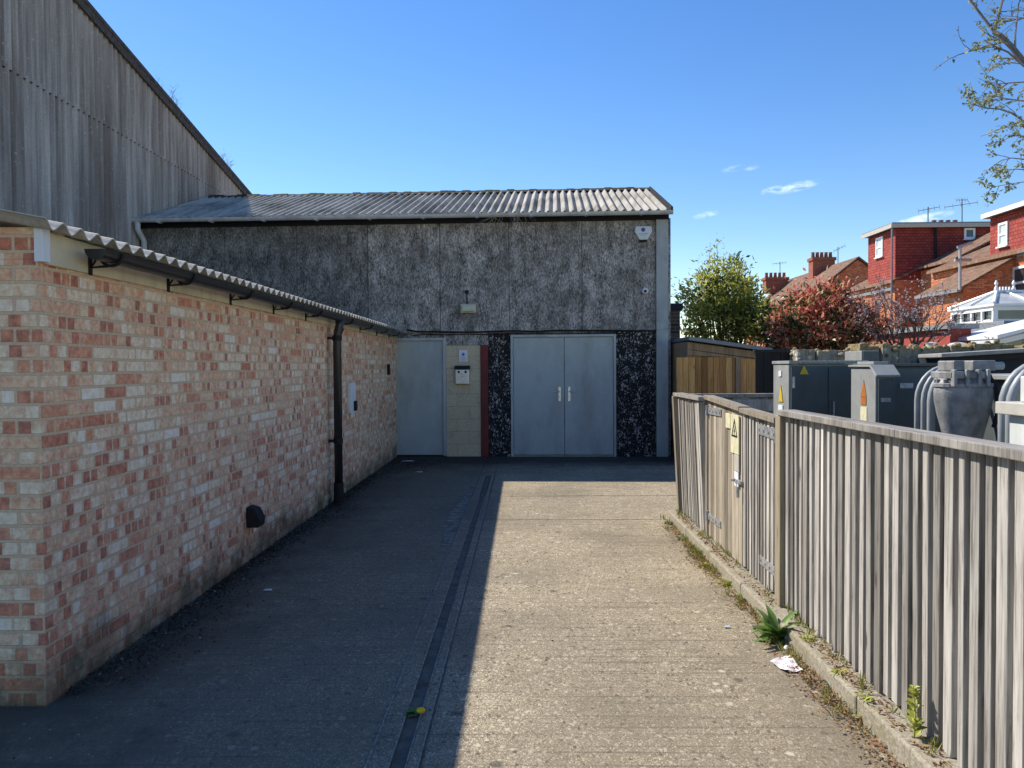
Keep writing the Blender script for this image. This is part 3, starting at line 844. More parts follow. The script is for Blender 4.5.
# ================================================================== FENCES AND GATES (right)
FX = 1.62
def slats(mb, y0, y1, zb, zt, face=.048, gap=.034, x=FX, t=.062, lean=0, jit=.004):
    y = y0
    while y < y1 - .02:
        wd = face + rnd(-.016, .014)
        dx = rnd(-jit, jit); b0 = zb + rnd(-.012, .012); sk = rnd(-.004, .004)
        zt_ = zt(y) if callable(zt) else zt
        mb.obox((x + dx, y, b0), (t, 0, 0), (0, wd, 0), (rnd(-.004, .004) + lean, sk, zt_ - b0))
        y += wd + gap + rnd(-.006, .006)
    y = y0 + .02
    while y < y1 - .08:
        zt_ = zt(y) if callable(zt) else zt
        mb.obox((x + .105, y, zb + .01), (.012, 0, 0), (0, .094, 0), (lean, 0, zt_ - zb - .02))
        y += .098
f1 = thing('slatted_fence', 'long silvered timber slat fence in the right foreground beside the kerb', 'fence', (FX, 2, 0))
s1 = MB(); slats(s1, -1.2, 4.74, .105, 1.285)
s1.build('slat_panel', M['timber'], f1, bevel=.002, seg=1)
for y0, y1 in ((-1.3, 1.0), (1.003, 3.3), (3.303, 4.82)):
    MB().obox((FX - .035, y0, 1.288), (.11, 0, 0), (0, y1 - y0, 0), (0, 0, .036)).build('top_rail', M['timber'], f1, bevel=.004)
for z in (.32, 1.02):
    MB().box(FX + .066, FX + .098, -1.2, 4.74, z, z + .08).build('cross_rail', M['timber'], f1)
for y in (.2, 2.4):
    MB().box(FX + .125, FX + .21, y, y + .09, 0, 1.26).build('post', M['timber'], f1)
MB().box(FX - .03, FX + .075, 4.78, 4.875, .08, 1.287).build('post', M['new_post'], f1, bevel=.005)

def strap(parent, y0, y1, z0, z1, x, hgt=.055):
    mb = MB()
    mb.obox((x - .006, y0, z0), (0, y1 - y0, z1 - z0), (.006, 0, 0), (0, 0, hgt))
    mb.tube([(x - .012, y0, z0 - .015), (x - .012, y0, z0 + hgt + .015)], .013, 8)
    n = 4
    for i in range(n):
        t = (i + .7) / n
        mb.tube([(x - .006, y0 + (y1 - y0) * t, z0 + (z1 - z0) * t + hgt / 2), (x - .012, y0 + (y1 - y0) * t, z0 + (z1 - z0) * t + hgt / 2)], .009, 6)
    return mb.build('strap_hinge', M['galv'], parent)

ga = thing('boarded_gate', 'pale boarded gate leaf with yellow warning sign and galvanised hinges', 'gate', (FX, 6.2, 0))
mb = MB(); y = 5.72
while y < 6.74:
    wd = .092 + rnd(-.006, .006)
    mb.obox((FX + rnd(0, .004), y, .11), (.022, 0, 0), (0, min(wd, 6.78 - y), 0), (0, 0, 1.18 + rnd(-.004, .004)))
    y += wd + .004
mb.build('board_panel', M['gate_board'], ga, bevel=.002, seg=1)
MB().obox((FX - .03, 5.70, 1.262), (.09, 0, 0), (0, 1.10, .045), (0, 0, .036)).build('top_rail', M['gate_board'], ga, bevel=.003)
for z in (.25, 1.05):
    MB().box(FX + .028, FX + .07, 5.74, 6.76, z, z + .09).build('brace', M['timber'], ga)
strap(ga, 6.74, 6.30, 1.18, 1.185, FX - .001, .06)
strap(ga, 6.74, 6.32, .26, .265, FX - .001, .055)
lt = MB(); lt.box(FX - .02, FX - .001, 5.68, 5.86, .72, .745); lt.tube([(FX - .028, 5.72, .70), (FX - .028, 5.72, .62)], .012, 8); lt.tube([(FX - .02, 5.84, .732), (FX - .05, 5.84, .732)], .01, 6)
lt.build('bolt', M['galv'], ga)
sg = thing('warning_sign', 'faded yellow electrical warning sign on the boarded gate leaf', 'sign', (FX - .008, 5.86, 1.1))
MB().box(FX - .012, FX - .003, 5.76, 5.98, .93, 1.225).build('plate', M['pale_yellow'], sg, bevel=.002)
tri = MB()
def tri_ring(mb, x, yc, zc_, s_, wd):
    P = [Vector((x, yc + s_ * math.sin(a), zc_ + s_ * math.cos(a))) for a in (0, 2.094, 4.189)]
    for i in range(3):
        a, b_ = P[i], P[(i + 1) % 3]
        d = (b_ - a).normalized(); n_ = Vector((1, 0, 0)).cross(d)
        cc = (P[0] + P[1] + P[2]) / 3
        if n_.dot(cc - a) < 0: n_ = -n_
        mb.prism([a, b_, b_ - d * wd * 1.7 + n_ * wd, a + d * wd * 1.7 + n_ * wd], (-.0015, 0, 0))
tri_ring(tri, FX - .0125, 5.87, 1.105, .095, .014)
tri.prism([(FX - .0125, 5.88, 1.15), (FX - .0125, 5.855, 1.095), (FX - .0125, 5.872, 1.095), (FX - .0125, 5.862, 1.05), (FX - .0125, 5.892, 1.108), (FX - .0125, 5.875, 1.108)], (-.0015, 0, 0))
tri.build('symbol', M['black'], sg)
MB().box(FX - .012, FX - .003, 5.76, 5.88, .80, .925).build('lower_plate', M['buff'], sg, bevel=.002)
MB().box(FX - .012, FX - .003, 5.77, 5.88, .745 - .06, .795).build('label_plate', M['white'], sg, bevel=.002)
MB().box(FX - .0125, FX - .003, 5.99, 6.13, 1.11, 1.225).build('side_plate', M['pale_yellow'], sg, bevel=.002)

gb = thing('slatted_gate', 'slatted timber gate leaf hung on the pale yellow post', 'gate', (FX, 5.3, 0))
mb = MB(); slats(mb, 4.93, 5.66, .115, lambda y: 1.225 + (y - 4.9) * .03, face=.046, gap=.030)
mb.build('slat_panel', M['timber'], gb, bevel=.002, seg=1)
MB().obox((FX - .03, 4.90, 1.232), (.09, 0, 0), (0, .785, .022), (0, 0, .036)).build('top_rail', M['gate_board'], gb, bevel=.003)
for z in (.28, 1.03):
    MB().box(FX + .066, FX + .098, 4.93, 5.66, z, z + .09).build('brace', M['timber'], gb)
MB().box(FX + .002, FX + .034, 5.655, 5.69, .115, 1.245).build('stile', M['timber'], gb)
strap(gb, 4.90, 5.30, 1.12, 1.13, FX - .001, .07)
strap(gb, 4.90, 5.26, .24, .245, FX - .001, .06)

f3 = thing('slatted_fence', 'short leaning slat fence panel between gate and workshop corner', 'fence', (FX, 7.4, 0))
mb = MB(); y = 6.84
slats(mb, 6.90, 7.86, .11, 1.28, face=.046, gap=.030, lean=-.045)
mb.build('slat_panel', M['timber'], f3, bevel=.002, seg=1)
MB().obox((FX - .075, 6.80, 1.292), (.10, 0, 0), (0, 1.16, .0), (0, 0, .034)).build('top_rail', M['timber'], f3, bevel=.003)
MB().obox((FX - .03, 7.86, .05), (.09, 0, 0), (0, .085, 0), (-.06, 0, 1.24)).build('post', M['gate_board'], f3, bevel=.005)
MB().box(FX + .0, FX + .09, 6.79, 6.875, .05, 1.29).build('post', M['gate_board'], f3, bevel=.005)
f4 = thing('boarded_fence', 'grey return fence crossing behind the gates towards the cabinets', 'fence', (2.3, 7.98, 0))
mb = MB(); x = 1.72
while x < 3.0:
    mb.box(x, x + .085, 8.0, 8.022, .05, 1.27); x += .092
mb.build('board_panel', M['timber'], f4)
MB().box(1.60, 3.0, 7.965, 8.06, 1.275, 1.31).build('top_rail', M['timber'], f4, bevel=.003)
MB().box(1.72, 3.0, 7.97, 7.998, 1.13, 1.25).build('cross_rail', M['timber'], f4)

# ================================================================== SUBSTATION KIT BEHIND FENCE
ca = thing('electrical_cabinet', 'wide dark electrical cabinet with pale grey side behind the gate post', 'cabinet', (2.65, 7.0, 0))
MB().box(2.345, 3.02, 6.82, 7.24, .01, 1.61).build('body', M['cab_grey'], ca, bevel=.008)
MB().box(2.36, 3.02, 6.795, 6.818, .05, 1.59).build('front_panel', M['cab_dark'], ca, bevel=.004)
mb = MB(); mb.box(2.335, 3.03, 6.78, 7.25, 1.612, 1.64)
for i in range(14):
    mb.box(2.42 + i * .043, 2.435 + i * .043, 6.772, 6.779, 1.616, 1.632)
mb.build('lid', M['cab_grey'], ca, bevel=.004)
MB().box(2.337, 2.344, 7.0, 7.07, 1.50, 1.55).build('label', M['white'], ca)
MB().box(2.337, 2.344, 6.96, 7.08, 1.13, 1.24).build('label', M['white'], ca)
MB().prism([(2.338, 6.96, 1.27), (2.338, 7.07, 1.27), (2.338, 7.015, 1.42)], (.006, 0, 0)).build('warning_label', M['yellow'], ca)
MB().prism([(2.43, 6.794, 1.52), (2.51, 6.794, 1.52), (2.47, 6.794, 1.60)], (0, -.003, 0)).build('warning_label', M['yellow'], ca)
MB().box(2.68, 2.684, 6.791, 6.7955, .06, 1.58).build('door_seam', M['black'], ca)
MB().tube([(2.72, 6.79, 1.28), (2.72, 6.765, 1.28), (2.72, 6.765, 1.16), (2.72, 6.79, 1.16)], .008, 6).build('handle', M['galv'], ca)
for z in (1.45, 1.0):
    MB().tube([(2.38, 6.79, z - .05), (2.38, 6.79, z + .05)], .011, 8).build('hinge', M['galv'], ca)
cv = thing('vent_cabinet', 'grey louvred cabinet standing against the flint wall behind the wide dark cabinet', 'cabinet', (3.6, 8.2, 0))
MB().box(3.50, 3.68, 8.0, 8.42, .01, 1.745).build('body', M['cab_grey'], cv, bevel=.006)
MB().box(3.515, 3.675, 7.985, 7.998, .05, 1.74).build('front_panel', M['cab_dark'], cv)
cbx = thing('electrical_cabinet', 'narrow grey cabinet with sloped lid and orange warning label', 'cabinet', (2.65, 5.8, 0))
mb = MB(); mb.prism([(2.56, 5.62, .01), (2.56, 6.04, .01), (2.56, 6.04, 1.575), (2.56, 5.70, 1.575), (2.56, 5.62, 1.52)], (.14, 0, 0))
mb.build('body', M['cab_grey'], cbx, bevel=.006)
mb = MB(); mb.prism([(2.545, 5.58, 1.51), (2.545, 5.69, 1.583), (2.545, 6.06, 1.583), (2.545, 6.06, 1.60), (2.545, 5.68, 1.60), (2.545, 5.575, 1.525)], (.175, 0, 0))
mb.box(2.59, 2.70, 5.72, 6.0, 1.602, 1.625)
mb.build('lid', M['cab_grey'], cbx, bevel=.004)
MB().box(2.575, 2.695, 5.604, 5.618, .05, 1.50).build('front_panel', M['cab_dark'], cbx)
MB().box(2.59, 2.66, 5.598, 5.603, 1.33, 1.36).build('label', M['galv'], cbx)
MB().prism([(2.5595, 5.76, 1.36), (2.5595, 5.86, 1.36), (2.5595, 5.81, 1.49)], (-.003, 0, 0)).box(2.556, 2.5595, 5.765, 5.855, 1.30, 1.355).build('warning_label', M['orange'], cbx)
MB().box(2.556, 2.5595, 5.755, 5.86, 1.18, 1.285).build('label', M['pale_yellow'], cbx)
cc = thing('electrical_cabinet', 'broad charcoal cabinet with one silver label beside grey cooling tubes', 'cabinet', (3.0, 6.1, 0))
MB().box(2.76, 3.42, 5.92, 6.4, .01, 1.585).build('body', M['cab_dark'], cc, bevel=.008)
mb = MB(); mb.box(2.735, 3.45, 5.895, 6.42, 1.587, 1.61); mb.build('lid', M['cab_dark'], cc, bevel=.004)
MB().box(2.80, 3.1, 5.90, 5.918, .05, 1.57).build('front_panel', M['cab_dark'], cc, bevel=.003)
MB().box(2.87, 2.97, 5.893, 5.899, 1.42, 1.46).build('label', M['galv'], cc)

MB().box(3.10, 3.104, 5.914, 5.9175, .06, 1.56).build('door_seam', M['black'], cc)
MB().tube([(3.06, 5.9, 1.33), (3.06, 5.88, 1.33), (3.06, 5.88, 1.23), (3.06, 5.9, 1.23)], .008, 6).build('handle', M['galv'], cc)
tr = thing('transformer', 'oil filled transformer with bent grey cooling tubes and tapered cast cable box', 'transformer', (3.1, 4.5, 0))
MB().box(2.98, 3.75, 3.6, 5.25, .15, 1.50).build('tank', M['cab_dark'], tr, bevel=.02)
MB().box(2.94, 3.8, 3.55, 5.3, 1.502, 1.535).build('tank_lid', M['cab_grey'], tr, bevel=.006)
def ctube(X, Y, rad, ztop=1.55):
    pts = [(X, Y, .35), (X, Y, ztop - .22)]
    for k in range(1, 8):
        a = math.pi / 2 * k / 7
        pts.append((X + .2 * (1 - math.cos(a)), Y, ztop - .22 + .22 * math.sin(a)))
    pts.append((X + .45, Y, ztop + .004))
    return MB().tube(pts, rad, 12).build('cooling_tube', M['tube'], tr, smooth=True)
for px__, rad in ((917, .017), (923.5, .017), (931, .024)):
    Y = {917: 5.12, 923.5: 5.03, 931: 4.93}[px__]
    q = at(px__, 420, Y)
    ctube(q.x, Y, rad, 1.585)
for px__ in (1003, 1010.5):
    Y = {1003: 4.02, 1010.5: 3.93}[px__]
    q = at(px__, 420, Y)
    ctube(q.x, Y, .023, 1.60)
q = at(963, 400, 4.6)
px0 = q.x; py0 = 4.6
prof = [(.075, .55), (.08, .95), (.095, 1.10), (.122, 1.22), (.146, 1.31), (.160, 1.39), (.162, 1.44), (.156, 1.48), (.14, 1.515), (.10, 1.525)]
MB().lathe(prof, (px0, py0, 0), 28, 1.0, .8).build('cable_box', M['cast'], tr, smooth=True)
mb = MB()
mb.box(px0 - .13, px0 + .08, py0 - .12, py0 + .12, 1.515, 1.558)
for dx in (-.13, -.06, .01, .06):
    mb.box(px0 + dx, px0 + dx + .02, py0 - .14, py0 - .10, 1.47, 1.57)
mb.build('clamp_plate', M['cast'], tr, bevel=.006)
for dx, wdt in ((-.105, .065), (.005, .135)):
    MB().box(px0 + dx, px0 + dx + wdt, py0 - .09, py0 + .09, 1.56, 1.622).build('terminal_cover', M['cast'], tr, bevel=.008)
for k in range(14):
    a = 2 * math.pi * k / 14
    c_ = Vector((px0 + .148 * math.cos(a), py0 + .118 * math.sin(a), 1.49))
    MB().tube([c_ - Vector((0, 0, .02)), c_ + Vector((0, 0, .022))], .012, 6).build('bolt', M['cast'], tr)
MB().lathe([(.16, 1.462), (.166, 1.468), (.166, 1.486), (.16, 1.49)], (px0, py0, 0), 28, 1.0, .8).build('flange', M['cast'], tr)
pts = [(px0 + .09 + .075 * math.sin(a) + .0, py0 - .07, 1.36 + .17 * math.cos(a)) for a in [k * math.pi / 9 for k in range(8)]]
MB().tube(pts, .013, 8).build('cable', M['black'], tr, smooth=True)
mb = MB()
for z in (.05,):
    mb.box(3.0, 3.1, 3.7, 5.15, 0.01, .149).box(3.6, 3.7, 3.7, 5.15, .01, .149)
mb.build('skid', M['cab_dark'], tr)
cw = thing('switchgear_box', 'off-white switchgear box with buff flange at the right edge above the fence', 'cabinet', (2.6, 3.3, 0))
q1 = atx(1009, 430, 2.25)
MB().box(2.25, 2.75, 2.7, q1.y, .6, 1.365).build('lower_case', M['cab_white'], cw, bevel=.006)
MB().box(2.215, 2.78, 2.66, q1.y + .05, 1.367, 1.425).build('flange', M['buff'], cw, bevel=.005)
MB().box(2.26, 2.75, 2.7, q1.y - .06, 1.427, 1.545).build('upper_case', M['cab_white'], cw, bevel=.006)
MB().box(2.32, 2.68, 2.75, 3.4, .01, .598).build('plinth', M['cab_grey'], cw)

# ================================================================== BEHIND: WALLS, SHED
fw = MB()
x = 3.22
tops = []
while x < 8.5:
    wd = rnd(.07, .15)
    z = 1.80 + rnd(-.02, .02) + (.035 if x > 3.9 else 0) + .02 * math.sin(x * 5)
    fw.obox((x, 9.05 + rnd(-.03, .03), -.02), (wd - .001, 0, 0), (0, .35, 0), (rnd(-.01, .01), rnd(-.02, .02), z))
    for k in range(7):
        c = Vector((x + rnd(0, wd), 9.06 + rnd(-.03, .28), z + rnd(-.16, .0)))
        fw.lathe([(.01, -.022), (.03, -.015), (.037, 0), (.026, .018), (.006, .024)], c, 7, rnd(.7, 1.3), rnd(.7, 1.2))
    x += wd
tag(fw.build('flint_wall', M['flint'], bevel=.02), 'old flint rubble wall with mossy top behind the cabinets', 'wall')
df = thing('dark_fence', 'black-stained board fence between timber shed and flint wall', 'fence', (3.05, 9.3, 0))
mb = MB(); x = 2.80
while x < 3.22:
    mb.box(x, x + .095, 9.3, 9.322, 0, 1.76); x += .1
mb.build('board_panel', M['black'], df)
MB().box(2.78, 3.22, 9.28, 9.345, 1.762, 1.79).build('top_rail', M['navy'], df)
ds = thing('flat_roof_shed', 'low dark navy shed with grey flat roof edge behind the transformer', 'shed', (6, 8.3, 0))
q = at(937, 352, 8.35)
MB().box(q.x + .12, 8.2, 8.45, 9.0, 0, 1.67).build('wall', M['navy'], ds)
MB().obox((q.x + .04, 8.33, 1.675), (3.6, 0, .20), (0, .5, 0), (0, 0, .04)).build('roof', M['grey_board'], ds, bevel=.006)
MB().obox((q.x + .06, 8.38, 1.61), (3.5, 0, .195), (0, .02, 0), (0, 0, .062)).build('fascia', M['black'], ds)
# timber shed beside the workshop
sh = thing('timber_shed', 'small timber shed with golden board doors and sloping grey roof beside workshop', 'shed', (3.3, 12.6, 0))
SY = 12.55
a0 = at(668, 334, SY); a1 = at(768, 348, SY)
def zr(x): return a0.z + (x - a0.x) / (a1.x - a0.x) * (a1.z - a0.z)
xl = FA.x + .03; xr = a1.x
MB().prism([(xl, SY + .03, 0), (xr - .1, SY + .03, 0), (xr - .1, SY + .03, zr(xr - .1) - .08), (xl, SY + .03, zr(xl) - .08)], (0, 1.9, 0)).build('wall', M['shed_grey'], sh)
mb = MB(); x = at(676.5, 370, SY).x; xd = at(735, 370, SY).x
while x < xd - .02:
    wd = min(.10, xd - x); mb.box(x, x + wd - .004, SY - .01, SY + .015, .02, 1.74); x += .10
mb.build('door', M['shed_wood'], sh, bevel=.003, seg=1)
mb = MB(); x = at(741, 370, SY).x; xe = at(757, 370, SY).x
while x < xe - .02:
    mb.box(x, x + .085, SY, SY + .025, .02, 1.745); x += .09
mb.build('side_boards', M['shed_wood'], sh, bevel=.003, seg=1)
mb = MB(); mb.box(at(735.5, 370, SY).x, at(740.5, 370, SY).x, SY - .015, SY + .02, 0, 1.75); mb.box(xe + .01, xr - .1, SY - .012, SY + .02, 0, 1.70)
mb.build('corner_post', M['shed_grey'], sh, bevel=.003)
for z0, z1 in ((.085, .20), (.205, .30)):
    MB().prism([(xl, SY - .02, zr(xl) - z0), (xr - .1, SY - .02, zr(xr - .1) - z0 + .0), (xr - .1, SY - .02, max(zr(xr - .1) - z1, 1.70)), (xl, SY - .02, max(zr(xl) - z1, 1.70))], (0, .03, 0)).build('fascia_board', M['shed_grey'], sh, bevel=.003)
MB().prism([(xl, SY - .14, zr(xl) - .06), (xr + .03, SY - .14, zr(xr + .03) - .06), (xr + .03, SY - .14, zr(xr + .03)), (xl, SY - .14, zr(xl))], (0, 2.3, 0)).build('roof', M['lead'], sh, bevel=.006)
q0 = at(664, 330, 15.2); q1 = at(680, 310, 15.2)
pr = thing('brick_pier', 'dark brick chimney pier with slab cap behind the timber shed', 'pier', (q1.x - .2, 15.3, 0))
MB().box(q0.x - .1, q1.x, 15.2, 15.6, 0, q1.z).build('shaft', M['dark_brick'], pr)
MB().box(q0.x - .14, q1.x + .05, 15.15, 15.65, q1.z + .001, q1.z + .13).build('cap', M['navy'], pr, bevel=.008)

# ================================================================== HOUSES
def window(parent, o, u, v, wd, ht, fw_=.06, glass='glass', bar_v=0, bar_h=.5, depth=.05, n=None):
    """casement in plane (u,v) with outward normal n; o = lower corner on wall face"""
    o, u, v = Vector(o), Vector(u).normalized(), Vector(v).normalized()
    n = Vector(n).normalized()
    mb = MB()
    e = n * depth
    mb.obox(o, u * fw_, v * ht, e); mb.obox(o + u * (wd - fw_), u * fw_, v * ht, e)
    mb.obox(o + u * fw_ * 1.02, u * (wd - 2.04 * fw_), v * fw_, e); mb.obox(o + u * fw_ * 1.02 + v * (ht - fw_), u * (wd - 2.04 * fw_), v * fw_, e)
    if bar_h: mb.obox(o + u * fw_ * 1.02 + v * (ht * bar_h - fw_ / 2), u * (wd - 2.04 * fw_), v * fw_ * .9, e * .95)
    for i in range(bar_v):
        mb.obox(o + u * (wd * (i + 1) / (bar_v + 1) - fw_ / 2) + v * fw_ * 1.02, u * fw_ * .8, v * (ht - 2.04 * fw_), e * .9)
    mb.obox(o - u * .05 - v * .06, u * (wd + .1), v * .058, n * (depth + .06))
    wo = mb.build('window', M['upvc'], parent)
    MB().obox(o + u * fw_ * .5 + v * fw_ * .5 + n * .004, u * (wd - fw_), v * (ht - fw_), n * .012).build('pane', M[glass], wo)
    return wo
X19 = 18.95
EZ = 5.9
# --- near house (right edge)
h2 = thing('brick_house', 'orange brick terrace house with red tile-hung dormer at the right edge', 'house', (X19, 28, 0))
MB().box(X19, 27, 20, 36, 0, EZ).build('wall', M['house_brick'], h2)
P2 = .42
r2 = MB(); r2.obox((X19 - .25, 20, EZ - .13), (3.9, 0, 3.9 * P2), (0, 15.98, 0), (0, 0, .12)); r2.obox((X19 + 3.65, 20, EZ - .13 + 3.9 * P2), (4.2, 0, -4.2 * P2), (0, 15.98, 0), (0, 0, .12))
r2.build('roof', M['tiles'], h2)
DT2 = at(985, 213, 31.7).z
dm2 = MB().box(X19 + .10, 23.0, 23.5, 31.7, EZ - .02, DT2 - .22).build('dormer_wall', M['hung_tiles'], h2)
MB().box(X19 - .15, 23.1, 23.3, 31.85, DT2 - .19, DT2).build('dormer_roof', M['lead'], h2)
MB().box(X19 - .19, X19 - .152, 23.2, 31.86, DT2 - .22, DT2 - .04).box(X19 - .148, 23.1, 31.852, 31.88, DT2 - .22, DT2 - .04).build('dormer_fascia', M['upvc'], h2)
A = atx(999, 247, X19 + .1); B = atx(1008.5, 221, X19 + .1)
window(h2, (X19 + .098, B.y, A.z), (0, 1, 0), (0, 0, 1), A.y - B.y, B.z - A.z, .09, 'pale_glass', n=(-1, 0, 0))
A = atx(1013, 300, X19); B = atx(1024, 268, X19)
window(h2, (X19 - .002, A.y - 1.15, A.z), (0, 1, 0), (0, 0, 1), 1.15, B.z - A.z + .1, .10, 'glass', n=(-1, 0, 0))
MB().box(X19 - .09, X19 - .002, 20, 29.7, EZ - .22, EZ - .08).build('eaves_gutter', M['lead'], h2)
# outrigger
OX = 17.0
zo = at(958, 288, 30.0).z
ow = MB()
ow.prism([(OX, 30.0, 0), (X19 - .002, 30.0, 0), (X19 - .002, 30.0, EZ - .25), (OX, 30.0, zo)], (0, 2.95, 0))
ow.build('outrigger_wall', M['house_brick'], h2)
orf = MB(); k_ = (EZ - .25 - zo) / (X19 - OX)
orf.obox((OX - .22, 29.85, zo - .22 * k_ + .01), (X19 - OX + .2, 0, (X19 - OX + .2) * k_), (0, 3.25, 0), (0, 0, .10))
orf.build('outrigger_roof', M['tiles'], h2)
MB().box(OX - .30, OX - .16, 29.86, 33.08, zo - .16, zo - .05).build('outrigger_gutter', M['lead'], h2)
ch2 = MB().box(22.6, 23.4, 33.2, 35.0, EZ + .5, 8.35).build('chimney', M['house_brick'], h2)
for i in range(4):
    MB().lathe([(.13, 0), (.11, .25), (.13, .3)], (23.0, 33.45 + i * .42, 8.35), 10).build('chimney_pot', M['terracotta'], ch2)
# --- middle house with big dormer
h1 = thing('brick_house', 'terrace house with large dark red dormer and black downpipe', 'house', (X19, 41, 0))
MB().box(X19, 27.4, 39.5, 45.3, 0, EZ).box(20.25, 27.4, 36.02, 39.498, 0, EZ + .45).build('wall', M['house_brick'], h1)
P1 = .50
rr = MB()
rr.obox((X19 - .2, 39.4, EZ - .14), (4.5, 0, 4.5 * P1), (0, 6.0, 0), (0, 0, .12))
rr.obox((20.0, 36.02, EZ - .14 + P1 * 1.25), (3.25, 0, 3.25 * P1), (0, 3.37, 0), (0, 0, .12))
rr.obox((X19 + 4.3, 36.02, EZ - .14 + 4.5 * P1), (4.2, 0, -4.2 * P1), (0, 9.38, 0), (0, 0, .12))
rr.build('roof', M['tiles'], h1)
DT1 = at(893, 223, 39.5).z
MB().box(X19 + .02, 23.95, 39.52, 42.6, EZ - .35, DT1 - .25).build('dormer_wall', M['hung_tiles'], h1)
MB().box(X19 - .25, 24.0, 39.3, 42.8, DT1 - .22, DT1).build('dormer_roof', M['lead'], h1)
MB().box(X19 - .25, 24.0, 39.26, 39.298, DT1 - .27, DT1 - .07).box(X19 - .29, X19 - .252, 39.3, 42.8, DT1 - .27, DT1 - .07).build('dormer_fascia', M['buff'], h1)
A = atx(876, 258, X19); B = atx(883, 236, X19)
window(h1, (X19 + .018, B.y, A.z), (0, 1, 0), (0, 0, 1), A.y - B.y, B.z - A.z, .10, 'pale_glass', n=(-1, 0, 0))
A = at(964, 239, 39.5); B = at(975, 228, 39.5)
window(h1, (A.x, 39.518, A.z), (1, 0, 0), (0, 0, 1), B.x - A.x, B.z - A.z, .10, 'glass', bar_h=0, n=(0, -1, 0))
A = at(936, 224, 39.4)
MB().tube([(A.x, 39.42, DT1), (A.x, 39.42, 6.6)], .07, 8).build('downpipe', M['black'], h1)
A = at(892, 230, 39.4)
MB().tube([(A.x, 39.40, DT1 - .3), (A.x, 39.40, 0)], .05, 8).build('downpipe', M['lead'], h1)
MB().box(X19 - .12, X19 - .002, 39.5, 45.3, EZ - .50, EZ - .36).build('eaves_gutter', M['lead'], h1)
c1 = MB().box(22.6, 24.2, 40.6, 41.2, 8.0, DT1 + .15).build('chimney', M['house_brick'], h1)
for i in range(4):
    q = at(934 + i * 7, 216, 40.9)
    MB().lathe([(.13, 0), (.11, .25), (.13, .32)], (q.x, 40.9, DT1 + .05), 10).build('chimney_pot', M['terracotta'], c1)
# --- far house
h3 = thing('brick_house', 'far terrace house with tan tiled roof and two chimney stacks', 'house', (X19, 59, 0))
H3E = at(775, 305, 58).z
P3 = .78
A = at(858, 258, 52.6)
rx = A.x; rz3 = A.z
MB().prism([(X19, 52.6, 0), (2 * rx - X19, 52.6, 0), (2 * rx - X19, 52.6, rz3 - (rx - X19) * P3 - .1), (rx, 52.6, rz3 - .1), (X19, 52.6, rz3 - (rx - X19) * P3 - .1)], (0, 13.4, 0)).build('wall', M['house_brick'], h3)
r3 = MB(); dxx = rx - X19 + .3
r3.obox((rx - dxx, 52.45, rz3 - dxx * P3 - .02), (dxx, 0, dxx * P3), (0, 13.7, 0), (0, 0, .12))
r3.obox((rx + dxx, 52.45, rz3 - dxx * P3 - .02), (-dxx, 0, dxx * P3), (0, 13.7, 0), (0, 0, .12))
r3.build('roof', M['tiles'], h3)
for (pxa, pxb, ptop, Yc) in ((813, 835, 257, 57.5), (766, 788, 277, 64.5)):
    a, b_ = at(pxa, ptop, Yc), at(pxb, ptop, Yc)
    cm = MB(); cm.box(a.x, b_.x, Yc, Yc + .9, rz3 - 1.2, a.z - .25); cm.box(a.x - .08, b_.x + .08, Yc - .08, Yc + .98, a.z - .249, a.z - .02)
    co_ = cm.build('chimney', M['chimney_brick'], h3)
    npots = 5
    for i in range(npots):
        MB().lathe([(.15, 0), (.12, .35), (.14, .42)], (a.x + (b_.x - a.x) * (i + .5) / npots, Yc + .45, a.z - .02), 8).build('chimney_pot', M['terracotta'], co_)
a, b_ = at(769, 305, 56), at(790, 330, 56)
MB().box(a.x, X19 + .3, 56, 59, 0, a.z).build('outrigger_wall', M['house_brick'], h3)
# aerials
def aerial(label, px, pytop, pybot, Y, arms):
    b0, t0 = at(px, pybot, Y), at(px, pytop, Y)
    mb = MB(); mb.tube([b0, t0], .03, 6)
    for (dz, l0, l1, tilt) in arms:
        c = Vector((t0.x, Y, t0.z - dz))
        mb.tube([c + Vector((l0, 0, -tilt)), c + Vector((l1, 0, tilt))], .016, 5)
        for k in range(5):
            u = l0 + (l1 - l0) * k / 4
            mb.tube([c + Vector((u, -.05, -.14 + tilt * (k - 2) / 2)), c + Vector((u, .05, .14 + tilt * (k - 2) / 2))], .010, 4)
    return tag(mb.build('tv_aerial', M['lead']), label, 'aerial')
aerial('tv aerial on the dormer roof, left of the pair above the black downpipe', 928, 207, 224, 40.5, [(.1, -.5, .6, .1)])
aerial('taller tv aerial on the dormer roof, right of the pair', 962, 199, 222, 40.5, [(.3, -.9, .8, .12), (.05, -.3, .3, 0)])
aerial('tv aerial on the tan roofed house right of the taller chimney stack', 838, 247, 268, 56, [(.1, -.3, .5, .2)])
aerial('tv aerial above the smaller chimney stack of the tan roofed house', 780, 262, 278, 65, [(.1, -.6, .5, .05)])
ap = MB()
q0 = at(960, 290, 29.7); q1 = at(960, 246, 29.7)
ap.tube([q0, q1], .055, 8)
ap.tube([q1 + Vector((-.10, 0, -.05)), q1 + Vector((.45, 0, .12))], .06, 6)
q2 = at(960, 260, 29.7)
ap.tube([q2 + Vector((-.2, 0, 0)), q2 + Vector((.42, 0, 0))], .065, 6)
tag(ap.build('aerial_mast', M['galv']), 'pale grey mast with two short arms at the outrigger corner', 'mast')

